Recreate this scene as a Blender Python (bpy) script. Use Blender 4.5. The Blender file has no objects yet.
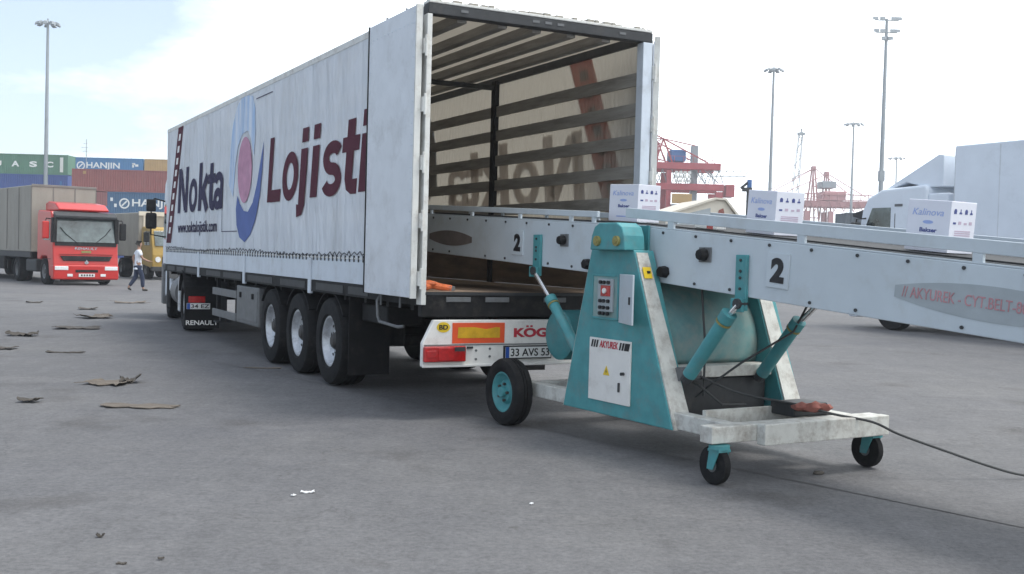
import bpy, bmesh, math, random
from mathutils import Vector, Matrix
R = math.radians
rnd = random.Random(7)
scene = bpy.context.scene
col = scene.collection

# ------------------------------------------------------------------ camera
CAM_PITCH, CAM_ROLL, CAM_F, CAM_H = 0.02925625, 0.02634182, 1098.3566, 1.6
cam = bpy.data.cameras.new("camera")
cam.sensor_fit = 'HORIZONTAL'; cam.sensor_width = 36.0
cam.lens = CAM_F / 1024 * 36.0
cam.clip_start = 0.05; cam.clip_end = 3000
camo = bpy.data.objects.new("camera", cam); col.objects.link(camo)
camo.matrix_world = (Matrix.Translation((0, 0, CAM_H)) @ Matrix.Rotation(R(90) - CAM_PITCH, 4, 'X')
                     @ Matrix.Rotation(CAM_ROLL, 4, 'Z'))
scene.camera = camo

# ------------------------------------------------------------------ light
SUN_AZ = (0.998, -0.06); SUN_EL = R(69)
scene.view_settings.view_transform = 'Standard'
scene.view_settings.look = 'None'
scene.view_settings.exposure = 0.08
scene.view_settings.gamma = 1.0
scene.view_settings.use_curve_mapping = False
world = bpy.data.worlds.new("World"); scene.world = world
world.use_nodes = True
wn, wl = world.node_tree.nodes, world.node_tree.links
wn.clear()
w_out = wn.new('ShaderNodeOutputWorld')
sky = wn.new('ShaderNodeTexSky'); sky.sky_type = 'NISHITA'; sky.sun_disc = False
sky.sun_elevation = SUN_EL; sky.sun_rotation = math.atan2(SUN_AZ[0], SUN_AZ[1])
sky.dust_density = 0.6
bg_sky = wn.new('ShaderNodeBackground'); bg_sky.inputs['Strength'].default_value = 0.15
wl.new(sky.outputs[0], bg_sky.inputs['Color'])
bg_cl = wn.new('ShaderNodeBackground'); bg_cl.inputs['Color'].default_value = (0.92, 0.965, 1.0, 1)
bg_cl.inputs['Strength'].default_value = 2.0
tc = wn.new('ShaderNodeTexCoord')
mp = wn.new('ShaderNodeMapping'); mp.inputs['Scale'].default_value = (1.0, 1.0, 2.6)
mp.inputs['Location'].default_value = (7.140, 7.3976, 4.3653)
wl.new(tc.outputs['Generated'], mp.inputs['Vector'])
nz = wn.new('ShaderNodeTexNoise'); nz.inputs['Scale'].default_value = 4.0
nz.inputs['Detail'].default_value = 7; nz.inputs['Roughness'].default_value = 0.55
wl.new(mp.outputs[0], nz.inputs['Vector'])
dotn = wn.new('ShaderNodeVectorMath'); dotn.operation = 'DOT_PRODUCT'
wl.new(tc.outputs['Generated'], dotn.inputs[0]); dotn.inputs[1].default_value = (0.93, 0.1, 0.0)
mad = wn.new('ShaderNodeMath'); mad.operation = 'MULTIPLY_ADD'
wl.new(dotn.outputs['Value'], mad.inputs[0]); mad.inputs[1].default_value = 1.05
sepz = wn.new('ShaderNodeSeparateXYZ'); wl.new(tc.outputs['Generated'], sepz.inputs[0])
mrz = wn.new('ShaderNodeMapRange'); wl.new(sepz.outputs['Z'], mrz.inputs['Value'])
mrz.inputs['From Min'].default_value = 0.02; mrz.inputs['From Max'].default_value = 0.13
mrz.inputs['To Min'].default_value = 0.16; mrz.inputs['To Max'].default_value = 0.05
addz = wn.new('ShaderNodeMath'); addz.operation = 'ADD'
wl.new(nz.outputs['Fac'], addz.inputs[0]); wl.new(mrz.outputs[0], addz.inputs[1])
wl.new(addz.outputs[0], mad.inputs[2])
rmp = wn.new('ShaderNodeValToRGB')
rmp.color_ramp.elements[0].position = 0.27; rmp.color_ramp.elements[0].color = (0.20, 0.20, 0.20, 1)
rmp.color_ramp.elements[1].position = 0.62; rmp.color_ramp.elements[1].color = (1, 1, 1, 1)
wl.new(mad.outputs[0], rmp.inputs['Fac'])
mixw = wn.new('ShaderNodeMixShader')
wl.new(rmp.outputs['Color'], mixw.inputs['Fac'])
wl.new(bg_sky.outputs[0], mixw.inputs[1]); wl.new(bg_cl.outputs[0], mixw.inputs[2])
wl.new(mixw.outputs[0], w_out.inputs['Surface'])

sun = bpy.data.lights.new("sun", 'SUN'); sun.energy = 1.8; sun.angle = R(15)
sun.color = (1.0, 0.96, 0.9)
suno = bpy.data.objects.new("sun", sun); col.objects.link(suno)
sdir = Vector((SUN_AZ[0] * math.cos(SUN_EL), SUN_AZ[1] * math.cos(SUN_EL), math.sin(SUN_EL)))
suno.rotation_euler = sdir.to_track_quat('Z', 'Y').to_euler()
suno.location = sdir * 60

scene.cycles.use_denoising = True
scene.cycles.max_bounces = 8
scene.cycles.volume_bounces = 1

# ------------------------------------------------------------------ materials
def mat(name, color, rough=0.6, metal=0.0, var=0.12, scale=6.0, dirt=None, dirt_amt=0.0, bump=0.0,
        bump_scale=40.0, bump_dist=0.02, stretch=(1, 1, 1), spec=0.4, transl=None, transl_amt=0.0, back=None, coat=0.0):
    m = bpy.data.materials.new(name); m.use_nodes = True
    n, l = m.node_tree.nodes, m.node_tree.links
    b = n['Principled BSDF']; out = n['Material Output']
    b.inputs['Roughness'].default_value = rough; b.inputs['Metallic'].default_value = metal
    b.inputs['Specular IOR Level'].default_value = spec
    if coat: b.inputs['Coat Weight'].default_value = coat; b.inputs['Coat Roughness'].default_value = 0.15
    t = n.new('ShaderNodeTexCoord'); mpn = n.new('ShaderNodeMapping')
    mpn.inputs['Scale'].default_value = stretch
    l.new(t.outputs['Object'], mpn.inputs['Vector'])
    n1 = n.new('ShaderNodeTexNoise'); n1.inputs['Scale'].default_value = scale
    n1.inputs['Detail'].default_value = 6; n1.inputs['Roughness'].default_value = 0.6
    l.new(mpn.outputs[0], n1.inputs['Vector'])
    r = n.new('ShaderNodeValToRGB')
    lo = [max(0, c * (1 - var)) for c in color]; hi = [min(1, c * (1 + var)) for c in color]
    r.color_ramp.elements[0].position = 0.3; r.color_ramp.elements[0].color = (*lo, 1)
    r.color_ramp.elements[1].position = 0.7; r.color_ramp.elements[1].color = (*hi, 1)
    l.new(n1.outputs['Fac'], r.inputs['Fac'])
    csock = r.outputs['Color']
    if dirt:
        n2 = n.new('ShaderNodeTexNoise'); n2.inputs['Scale'].default_value = scale * 0.7
        n2.inputs['Detail'].default_value = 9; n2.inputs['Roughness'].default_value = 0.72
        mp2 = n.new('ShaderNodeMapping'); mp2.inputs['Location'].default_value = (5.2, 1.3, 8.8)
        mp2.inputs['Scale'].default_value = stretch
        l.new(t.outputs['Object'], mp2.inputs['Vector']); l.new(mp2.outputs[0], n2.inputs['Vector'])
        r2 = n.new('ShaderNodeValToRGB')
        r2.color_ramp.elements[0].position = 0.62 - 0.25 * dirt_amt; r2.color_ramp.elements[0].color = (0, 0, 0, 1)
        r2.color_ramp.elements[1].position = 0.80 - 0.2 * dirt_amt; r2.color_ramp.elements[1].color = (dirt_amt,) * 3 + (1,)
        l.new(n2.outputs['Fac'], r2.inputs['Fac'])
        mx = n.new('ShaderNodeMix'); mx.data_type = 'RGBA'
        l.new(r2.outputs['Color'], mx.inputs['Factor'])
        l.new(csock, mx.inputs['A']); mx.inputs['B'].default_value = (*dirt, 1)
        csock = mx.outputs['Result']
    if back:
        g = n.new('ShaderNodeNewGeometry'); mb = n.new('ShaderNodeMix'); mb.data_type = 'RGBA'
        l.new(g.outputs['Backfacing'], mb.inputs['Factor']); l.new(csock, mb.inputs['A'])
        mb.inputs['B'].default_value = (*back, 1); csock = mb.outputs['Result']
    l.new(csock, b.inputs['Base Color'])
    if bump:
        n3 = n.new('ShaderNodeTexNoise'); n3.inputs['Scale'].default_value = bump_scale
        n3.inputs['Detail'].default_value = 4
        l.new(mpn.outputs[0], n3.inputs['Vector'])
        bp = n.new('ShaderNodeBump'); bp.inputs['Strength'].default_value = bump
        bp.inputs['Distance'].default_value = bump_dist
        l.new(n3.outputs['Fac'], bp.inputs['Height']); l.new(bp.outputs[0], b.inputs['Normal'])
    if transl:
        tr = n.new('ShaderNodeBsdfTranslucent'); tr.inputs['Color'].default_value = (*transl, 1)
        ms = n.new('ShaderNodeMixShader'); ms.inputs['Fac'].default_value = transl_amt
        l.new(b.outputs[0], ms.inputs[1]); l.new(tr.outputs[0], ms.inputs[2])
        l.new(ms.outputs[0], out.inputs['Surface'])
    return m

M = {}
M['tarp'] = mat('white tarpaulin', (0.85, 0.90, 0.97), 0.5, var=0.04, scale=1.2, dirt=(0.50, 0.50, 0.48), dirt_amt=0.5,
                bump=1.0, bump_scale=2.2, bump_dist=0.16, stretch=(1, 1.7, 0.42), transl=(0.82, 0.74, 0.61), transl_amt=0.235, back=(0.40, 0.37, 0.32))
M['roof_tarp'] = mat('roof tarpaulin', (0.66, 0.67, 0.68), 0.6, var=0.1, scale=2, transl=(0.55, 0.49, 0.40), transl_amt=0.22, back=(0.36, 0.33, 0.28))
M['door_white'] = mat('white door panel', (0.66, 0.69, 0.73), 0.45, var=0.07, scale=3, dirt=(0.33, 0.33, 0.33), dirt_amt=0.45, bump=0.06, bump_scale=9)
M['white_frame'] = mat('white painted steel', (0.66, 0.66, 0.63), 0.5, var=0.08, scale=8, dirt=(0.24, 0.18, 0.12), dirt_amt=0.5)
M['bumper_white'] = mat('white bumper paint', (0.74, 0.73, 0.70), 0.45, var=0.05, scale=6, dirt=(0.35, 0.31, 0.27), dirt_amt=0.4)
M['board_alu'] = mat('side board white', (0.60, 0.66, 0.73), 0.4, var=0.06, scale=4, dirt=(0.3, 0.3, 0.3), dirt_amt=0.4)
M['black_steel'] = mat('black chassis steel', (0.013, 0.013, 0.014), 0.7, spec=0.25, var=0.4, scale=8, dirt=(0.09, 0.08, 0.07), dirt_amt=0.4)
M['dark_steel'] = mat('dark grey steel', (0.038, 0.04, 0.043), 0.6, var=0.2, scale=8, dirt=(0.14, 0.12, 0.1), dirt_amt=0.3)
M['grey_steel'] = mat('grey steel', (0.14, 0.145, 0.15), 0.5, var=0.15, scale=9, dirt=(0.07, 0.06, 0.055), dirt_amt=0.4)
M['slat'] = mat('aged slat board', (0.29, 0.275, 0.25), 0.65, var=0.25, scale=5, stretch=(1, .3, 3), dirt=(0.08, 0.07, 0.06), dirt_amt=0.5)
M['kick_board'] = mat('brown plywood board', (0.17, 0.125, 0.09), 0.7, var=0.3, scale=4, stretch=(1, .4, 3), dirt=(0.07, 0.055, 0.045), dirt_amt=0.5)
M['floor_board'] = mat('trailer floor plywood', (0.26, 0.19, 0.14), 0.7, var=0.25, scale=5, stretch=(3, .4, 1), dirt=(0.1, 0.08, 0.06), dirt_amt=0.5)
M['rubber'] = mat('tyre rubber', (0.013, 0.013, 0.014), 0.85, spec=0.25, var=0.25, scale=14, dirt=(0.05, 0.047, 0.044), dirt_amt=0.45, bump=0.15)
M['flap_rubber'] = mat('mud flap rubber', (0.010, 0.010, 0.011), 0.8, spec=0.25, var=0.3, scale=8, dirt=(0.06, 0.055, 0.05), dirt_amt=0.35)
M['rim_silver'] = mat('silver rim', (0.55, 0.57, 0.60), 0.38, metal=0.35, var=0.15, scale=12, dirt=(0.10, 0.09, 0.08), dirt_amt=0.55)
M['hub_dark'] = mat('greasy hub', (0.05, 0.047, 0.045), 0.5, var=0.4, scale=20)
M['navy_print'] = mat('navy lettering', (0.055, 0.050, 0.095), 0.85, spec=0.12, var=0.15, scale=5)
M['maroon_print'] = mat('maroon lettering', (0.105, 0.032, 0.048), 0.85, spec=0.12, var=0.15, scale=5)
M['blue_print'] = mat('dark blue print', (0.13, 0.18, 0.40), 0.85, spec=0.12, var=0.12, scale=3)
M['sky_print'] = mat('light blue print', (0.36, 0.52, 0.76), 0.85, spec=0.12, var=0.2, scale=2.5, stretch=(1, 4, 0.5), dirt=(0.72, 0.78, 0.86), dirt_amt=0.95)
M['maroon_sheer'] = mat('maroon print on thin sheet', (0.105, 0.032, 0.048), 0.85, spec=0.12, transl=(0.42, 0.11, 0.085), transl_amt=0.6)
M['navy_sheer'] = mat('navy print on thin sheet', (0.055, 0.050, 0.095), 0.85, spec=0.12, transl=(0.42, 0.37, 0.34), transl_amt=0.7)
M['pink_print'] = mat('pink print', (0.55, 0.30, 0.41), 0.85, spec=0.12, var=0.2, scale=4, dirt=(0.6, 0.42, 0.5), dirt_amt=0.4)
M['red_print'] = mat('red lettering', (0.45, 0.03, 0.05), 0.5)
M['red_fade'] = mat('faded red lettering', (0.47, 0.24, 0.26), 0.6, var=0.2)
M['black_print'] = mat('black lettering', (0.015, 0.015, 0.018), 0.5)
M['white_print'] = mat('white lettering', (0.78, 0.78, 0.76), 0.5, var=0.05)
M['lamp_red'] = mat('red tail lens', (0.42, 0.012, 0.012), 0.18, var=0.3, scale=18, spec=0.6, coat=0.6)
M['lamp_white'] = mat('clear lens', (0.75, 0.76, 0.76), 0.15, var=0.1, scale=20, coat=0.7)
M['refl_orange'] = mat('orange red reflector', (0.72, 0.10, 0.035), 0.35, var=0.1, scale=10)
M['refl_yellow'] = mat('yellow reflector', (0.62, 0.36, 0.025), 0.35, var=0.18, scale=10)
M['yellow_sign'] = mat('yellow disc', (0.72, 0.5, 0.03), 0.4)
M['plate_white'] = mat('number plate', (0.72, 0.73, 0.72), 0.4, var=0.04)
M['plate_blue'] = mat('plate blue band', (0.02, 0.08, 0.35), 0.4)
M['teal'] = mat('teal machine paint', (0.066, 0.275, 0.295), 0.5, var=0.14, scale=7, dirt=(0.17, 0.20, 0.19), dirt_amt=0.5, bump=0.03)
M['teal_dusty'] = mat('dusty teal sheet', (0.15, 0.31, 0.31), 0.6, var=0.2, scale=4, dirt=(0.33, 0.36, 0.33), dirt_amt=0.8)
M['conv_white'] = mat('conveyor white paint', (0.53, 0.59, 0.63), 0.42, var=0.05, scale=3, dirt=(0.40, 0.41, 0.39), dirt_amt=0.45, bump=0.04, bump_scale=5)
M['cream_worn'] = mat('worn cream paint', (0.58, 0.58, 0.54), 0.55, var=0.1, scale=11, dirt=(0.22, 0.18, 0.15), dirt_amt=0.65)
M['belt'] = mat('black conveyor belt', (0.035, 0.036, 0.038), 0.7, var=0.2, scale=8)
M['chrome'] = mat('hydraulic chrome', (0.7, 0.71, 0.72), 0.2, metal=0.9, var=0.1)
M['brass'] = mat('yellow bolt', (0.27, 0.24, 0.08), 0.6, var=0.2, scale=30)
M['oval_grey'] = mat('grey oval sticker', (0.36, 0.40, 0.42), 0.5, var=0.08)
M['oval_dark'] = mat('dark oval sticker', (0.16, 0.135, 0.125), 0.5, var=0.15)
M['carton'] = mat('white printed carton', (0.72, 0.73, 0.80), 0.6, var=0.03)
M['carton_blue'] = mat('carton pale blue print', (0.33, 0.42, 0.72), 0.6, var=0.1)
M['carton_navy'] = mat('carton navy print', (0.06, 0.08, 0.25), 0.6)
M['carton_pink'] = mat('carton pink print', (0.50, 0.40, 0.50), 0.6, var=0.1)
M['cardboard'] = mat('flattened cardboard', (0.155, 0.13, 0.105), 0.85, var=0.2, scale=9, dirt=(0.09, 0.08, 0.07), dirt_amt=0.5)
M['cardboard_dark'] = mat('dirty scrap', (0.085, 0.075, 0.065), 0.85, var=0.3, scale=15)
M['paper'] = mat('white paper scrap', (0.75, 0.75, 0.75), 0.8, var=0.05)
M['cloth_red'] = mat('brown red rag', (0.27, 0.10, 0.08), 0.9, var=0.25, scale=20)
M['cable'] = mat('black cable', (0.055, 0.057, 0.058), 0.7)
M['orange_plastic'] = mat('orange plastic', (0.62, 0.16, 0.06), 0.5, var=0.2, scale=12)
M['truck_red'] = mat('red truck paint', (0.50, 0.022, 0.018), 0.35, var=0.06, scale=2, dirt=(0.3, 0.04, 0.03), dirt_amt=0.3, coat=0.3)
M['truck_yellow'] = mat('yellow truck paint', (0.40, 0.26, 0.06), 0.5, var=0.1, scale=3, dirt=(0.25, 0.18, 0.08), dirt_amt=0.4)
M['truck_white'] = mat('white truck paint', (0.78, 0.83, 0.89), 0.45, var=0.04, scale=1.5, dirt=(0.45, 0.48, 0.5), dirt_amt=0.3)
M['glass'] = mat('windscreen glass', (0.06, 0.09, 0.09), 0.06, var=0.3, scale=3, spec=0.9)
M['glass_light'] = mat('reflecting windscreen', (0.075, 0.10, 0.10), 0.12, var=0.8, scale=1.8, spec=0.9)
M['tarp_beige'] = mat('beige truck tarpaulin', (0.31, 0.29, 0.25), 0.7, var=0.12, scale=1.5, stretch=(1, 1, .4), dirt=(0.19, 0.18, 0.155), dirt_amt=0.4)
M['tarp_grey'] = mat('grey truck tarpaulin', (0.20, 0.19, 0.175), 0.7, var=0.12, scale=1.5, stretch=(1, 1, .4), dirt=(0.12, 0.115, 0.11), dirt_amt=0.4)
M['c_green'] = mat('green container', (0.085, 0.20, 0.13), 0.6, var=0.1, scale=.8, dirt=(0.12, 0.15, 0.12), dirt_amt=0.4)
M['c_darkblue'] = mat('dark blue container', (0.035, 0.075, 0.25), 0.6, var=0.1, scale=.8)
M['c_blue'] = mat('blue container', (0.035, 0.17, 0.36), 0.6, var=0.1, scale=.8)
M['c_tealblue'] = mat('slate blue container', (0.045, 0.12, 0.22), 0.6, var=0.1, scale=.8)
M['c_maroon'] = mat('maroon container', (0.27, 0.085, 0.075), 0.65, var=0.1, scale=.8, dirt=(0.2, 0.1, 0.09), dirt_amt=0.4)
M['c_tan'] = mat('tan container', (0.43, 0.27, 0.10), 0.65, var=0.1, scale=.8)
M['c_yellow'] = mat('yellow container', (0.50, 0.36, 0.08), 0.65, var=0.1, scale=.8)
M['c_grey'] = mat('grey container', (0.10, 0.12, 0.14), 0.65, var=0.1, scale=.8)
M['c_white'] = mat('white container', (0.66, 0.66, 0.62), 0.6, var=0.06, scale=.8, dirt=(0.4, 0.36, 0.3), dirt_amt=0.3)
M['galv'] = mat('galvanised mast', (0.28, 0.31, 0.33), 0.5, var=0.1, scale=1)
M['crane_red'] = mat('red crane paint', (0.38, 0.075, 0.085), 0.6, var=0.12, scale=.6)  # slightly paled: a little distance haze is put into the colour
M['crane_hazed'] = mat('haze-paled red crane paint', (0.46, 0.21, 0.21), 0.6, var=0.12, scale=.6)  # distance haze painted into the colour, pinker and fainter than the crane's own red
M['crane_blue'] = mat('blue crane house', (0.05, 0.14, 0.34), 0.6)
M['cream_wall'] = mat('cream cladding', (0.62, 0.57, 0.48), 0.7, var=0.06, scale=1)
M['skin'] = mat('skin', (0.34, 0.20, 0.14), 0.6, var=0.05)
M['shirt'] = mat('white shirt', (0.72, 0.74, 0.80), 0.8, var=0.06, scale=8)
M['trousers'] = mat('navy trousers', (0.03, 0.04, 0.075), 0.85, var=0.1)
M['hair'] = mat('dark hair', (0.015, 0.012, 0.01), 0.7)
M['shoe'] = mat('dark shoes', (0.03, 0.025, 0.02), 0.6)
M['leather'] = mat('dark bag', (0.02, 0.02, 0.022), 0.6)

# ------------------------------------------------------------------ helpers
def tag(o, label=None, cat=None, group=None, kind=None):
    if label: o['label'] = label
    if cat: o['category'] = cat
    if group: o['group'] = group
    if kind: o['kind'] = kind
    return o
def thing(name, label, cat, loc=(0, 0, 0), rz=0.0, group=None):
    o = bpy.data.objects.new(name, None); col.objects.link(o)
    o.location = loc; o.rotation_euler = (0, 0, rz); o.empty_display_size = 0.2
    return tag(o, label, cat, group)
def kids(o): return [c for c in bpy.data.objects if c.parent == o]
def copy_tree(o, parent=None):
    c = o.copy(); col.objects.link(c)
    if parent: c.parent = parent
    for ch in kids(o): copy_tree(ch, c)
    return c

class MB:
    def __init__(s): s.v = []; s.f = []
    def add(s, vs, fs):
        b = len(s.v); s.v += [tuple(p) for p in vs]; s.f += [tuple(b + i for i in f) for f in fs]; return s
    def box(s, a, b):
        (x0, y0, z0), (x1, y1, z1) = a, b
        v = [(x0, y0, z0), (x1, y0, z0), (x1, y1, z0), (x0, y1, z0), (x0, y0, z1), (x1, y0, z1), (x1, y1, z1), (x0, y1, z1)]
        return s.add(v, [(0, 3, 2, 1), (4, 5, 6, 7), (0, 1, 5, 4), (1, 2, 6, 5), (2, 3, 7, 6), (3, 0, 4, 7)])
    def hexa(s, v):
        return s.add(v, [(0, 3, 2, 1), (4, 5, 6, 7), (0, 1, 5, 4), (1, 2, 6, 5), (2, 3, 7, 6), (3, 0, 4, 7)])
    def prism(s, poly, plane, w0, w1):
        fn = {'xz': lambda u, v, w: (u, w, v), 'yz': lambda u, v, w: (w, u, v), 'xy': lambda u, v, w: (u, v, w)}[plane]
        n = len(poly)
        vs = [fn(u, v, w0) for u, v in poly] + [fn(u, v, w1) for u, v in poly]
        fs = [tuple(range(n - 1, -1, -1)), tuple(range(n, 2 * n))]
        fs += [(i, (i + 1) % n, n + (i + 1) % n, n + i) for i in range(n)]
        return s.add(vs, fs)
    def cyl(s, p0, p1, r0, r1=None, n=12, cap=True):
        r1 = r0 if r1 is None else r1
        p0, p1 = Vector(p0), Vector(p1); d = (p1 - p0).normalized()
        a = d.orthogonal().normalized(); b = d.cross(a)
        vs = []
        for p, r in ((p0, r0), (p1, r1)):
            for i in range(n):
                t = 2 * math.pi * i / n; vs.append(p + a * (r * math.cos(t)) + b * (r * math.sin(t)))
        fs = [(i, (i + 1) % n, n + (i + 1) % n, n + i) for i in range(n)]
        if cap: fs += [tuple(range(n - 1, -1, -1)), tuple(range(n, 2 * n))]
        return s.add(vs, fs)
    def bar(s, p0, p1, w, h, up=(0, 0, 1)):
        p0, p1 = Vector(p0), Vector(p1); d = (p1 - p0).normalized(); up = Vector(up)
        a = d.cross(up); a = (a if a.length > 1e-4 else d.orthogonal()).normalized(); b = a.cross(d).normalized()
        vs = []
        for p in (p0, p1):
            for sx, sy in ((-1, -1), (1, -1), (1, 1), (-1, 1)): vs.append(p + a * (sx * w / 2) + b * (sy * h / 2))
        return s.add(vs, [(0, 3, 2, 1), (4, 5, 6, 7), (0, 1, 5, 4), (1, 2, 6, 5), (2, 3, 7, 6), (3, 0, 4, 7)])
    def tube(s, pts, r, n=8):
        pts = [Vector(p) for p in pts]; rings = []
        prev = None
        for i, p in enumerate(pts):
            d = (pts[min(i + 1, len(pts) - 1)] - pts[max(i - 1, 0)]).normalized()
            a = d.orthogonal().normalized() if prev is None else (prev - d * prev.dot(d)).normalized()
            prev = a; b = d.cross(a)
            rings.append([p + a * (r * math.cos(2 * math.pi * k / n)) + b * (r * math.sin(2 * math.pi * k / n)) for k in range(n)])
        vs = [q for rg in rings for q in rg]; fs = []
        for i in range(len(pts) - 1):
            for k in range(n):
                fs.append((i * n + k, i * n + (k + 1) % n, (i + 1) * n + (k + 1) % n, (i + 1) * n + k))
        fs += [tuple(range(n - 1, -1, -1)), tuple((len(pts) - 1) * n + k for k in range(n))]
        return s.add(vs, fs)
    def lathe(s, prof, c, axis='x', n=36):
        # prof: list of (offset along axis, radius); closed loop
        cx, cy, cz = c; m = len(prof); vs = []
        for i in range(n):
            t = 2 * math.pi * i / n; ca, sa = math.cos(t), math.sin(t)
            for (u, r) in prof:
                if axis == 'x': vs.append((cx + u, cy + r * ca, cz + r * sa))
                elif axis == 'y': vs.append((cx + r * ca, cy + u, cz + r * sa))
                else: vs.append((cx + r * ca, cy + r * sa, cz + u))
        fs = []
        for i in range(n):
            j = (i + 1) % n
            for k in range(m):
                l = (k + 1) % m
                fs.append((i * m + k, i * m + l, j * m + l, j * m + k))
        return s.add(vs, fs)
    def build(s, name, m, parent=None, bevel=0.0, smooth=False, seg=2, keep_normals=False):
        me = bpy.data.meshes.new(name); me.from_pydata(s.v, [], s.f)
        bm = bmesh.new(); bm.from_mesh(me)
        bmesh.ops.remove_doubles(bm, verts=bm.verts, dist=1e-6)
        if not keep_normals: bmesh.ops.recalc_face_normals(bm, faces=bm.faces)
        bm.to_mesh(me); bm.free()
        me.materials.append(m)
        o = bpy.data.objects.new(name, me); col.objects.link(o)
        if parent: o.parent = parent
        if smooth:
            for p in me.polygons: p.use_smooth = True
            try: me.set_sharp_from_angle(angle=R(35))
            except Exception: pass
        if bevel:
            b = o.modifiers.new('bevel', 'BEVEL'); b.width = bevel; b.segments = seg
            b.limit_method = 'ANGLE'; b.angle_limit = R(40)
        return o

_font_cache = {}
def text_geo(s, bold):
    key = (s, bold)
    if key in _font_cache: return _font_cache[key]
    cu = bpy.data.curves.new('txt', 'FONT'); cu.body = s; cu.extrude = 0.0; cu.offset = bold
    cu.resolution_u = 4
    o = bpy.data.objects.new('txt', cu); col.objects.link(o)
    dg = bpy.context.evaluated_depsgraph_get(); dg.update()
    e = o.evaluated_get(dg); me = e.to_mesh()
    vs = [tuple(v.co) for v in me.vertices]; fs = [tuple(p.vertices) for p in me.polygons]
    e.to_mesh_clear(); col.objects.unlink(o); bpy.data.objects.remove(o); bpy.data.curves.remove(cu)
    _font_cache[key] = (vs, fs); return vs, fs
def cap_height(bold):
    vs, _ = text_geo('H', bold); ys = [v[1] for v in vs]; return max(ys), min(ys)
def lettering(s, O, U, V, w, h, m, parent, bold=0.012, shear=0.0, name='lettering', depth=0.003):
    """flat writing: O = lower-left of the capitals, U/V unit axes, w = total width, h = cap height"""
    vs, fs = text_geo(s, bold); O, U, V = Vector(O), Vector(U).normalized(), Vector(V).normalized(); N = U.cross(V)
    ch, lo = cap_height(bold); x0 = min(v[0] for v in vs); x1 = max(v[0] for v in vs)
    k = w / (x1 - x0); q = h / (ch - lo)
    mb = MB()
    P = []
    for dz in (depth, 0.0):
        for v in vs:
            yy = (v[1] - lo) * q
            P.append(O + U * ((v[0] - x0) * k + yy * shear) + V * yy + N * dz)
    n = len(vs); F = [tuple(f) for f in fs]
    edges = {}
    for f in fs:
        for a, b in zip(f, f[1:] + f[:1]): edges[(a, b)] = edges.get((a, b), 0) + 1
    for (a, b) in edges:
        if (b, a) not in edges: F.append((b, a, n + a, n + b))
    mb.add(P, F)
    return mb.build(name, m, parent, keep_normals=True)
def stroke_word(items, z0, cap, O, U, V, m, parent, shear=.16, sw=.19, name='lettering'):
    """bold upright letters drawn from strokes; items = (glyph, u_left, u_right)"""
    el = lambda cx, cy, rx, ry, a0, a1, n=18: [(cx + rx * math.cos(R(a0 + (a1 - a0) * i / n)), cy + ry * math.sin(R(a0 + (a1 - a0) * i / n))) for i in range(n + 1)]
    G = {'L': (.64, [[(.10, 0), (.10, 1)], [(.19, .09), (.64, .09)]]),
         'N': (.74, [[(.10, 0), (.10, 1)], [(.17, .93), (.57, .07)], [(.64, 0), (.64, 1)]]),
         'o': (.62, [el(.31, .35, .22, .28, 0, 360, 28)]),
         'j': (.26, [[(.16, .71), (.16, -.08), (.13, -.155), (.02, -.17)], 'dot']),
         'i': (.20, [[(.10, 0), (.10, .71)], 'dot']),
         's': (.56, [el(.28, .51, .185, .125, 25, 180, 9) + el(.28, .51, .185, .16, 190, 268, 5) + el(.28, .19, .19, .16, 85, 0, 5) + el(.28, .20, .19, .135, -10, -160, 9)]),
         't': (.42, [[(.20, .93), (.20, .20), (.23, .11), (.30, .08), (.42, .08)], [(.0, .62), (.42, .62)]]),
         'k': (.62, [[(.10, 0), (.10, 1)], [(.17, .27), (.52, .71)], [(.28, .42), (.56, 0)]]),
         'a': (.58, [[(.10, .52)] + el(.28, .50, .18, .145, 150, 0, 8) + [(.46, .2), (.48, .0)], el(.255, .20, .165, .135, 0, 360, 20)])}
    O, U, V = Vector(O), Vector(U).normalized(), Vector(V).normalized(); Nn = U.cross(V); mb = MB(); k = 0
    for ch, ul, ur in items:
        w, strokes = G[ch]; sx = (ur - ul) / w
        for st in strokes:
            dep = .0018 + .0004 * k; k = (k + 1) % 4
            if st == 'dot':
                c = .16 if ch == 'j' else .10
                P = [(c - .09, .80), (c + .09, .80), (c + .09, 1.0), (c - .09, 1.0)]
                quads = [(P, (0, 1, 2, 3))]; pts = P; faces = [(0, 1, 2, 3)]
            else:
                pts = []; n = len(st)
                closed = n > 3 and abs(st[0][0] - st[-1][0]) < 1e-6 and abs(st[0][1] - st[-1][1]) < 1e-6
                hw = sw / 2 * (.86 if closed or n > 6 else 1)
                for i in range(n):
                    a = st[i - 1] if i else (st[-2] if closed else None); b = st[i + 1] if i < n - 1 else (st[1] if closed else None)
                    p = st[i]
                    if a is None: d = Vector((b[0] - p[0], b[1] - p[1]))
                    elif b is None: d = Vector((p[0] - a[0], p[1] - a[1]))
                    else: d = Vector((p[0] - a[0], p[1] - a[1])).normalized() + Vector((b[0] - p[0], b[1] - p[1])).normalized()
                    d.normalize(); q_ = Vector((-d.y, d.x)) * hw
                    pts += [(p[0] + q_.x, p[1] + q_.y), (p[0] - q_.x, p[1] - q_.y)]
                faces = [(2 * i, 2 * i + 1, 2 * i + 3, 2 * i + 2) for i in range(n - 1)]
            mb.add([O + U * (ul + x * sx + y * cap * shear) + V * (z0 + y * cap) + Nn * dep for x, y in pts], faces)
    return mb.build(name, m, parent, keep_normals=True)
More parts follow.
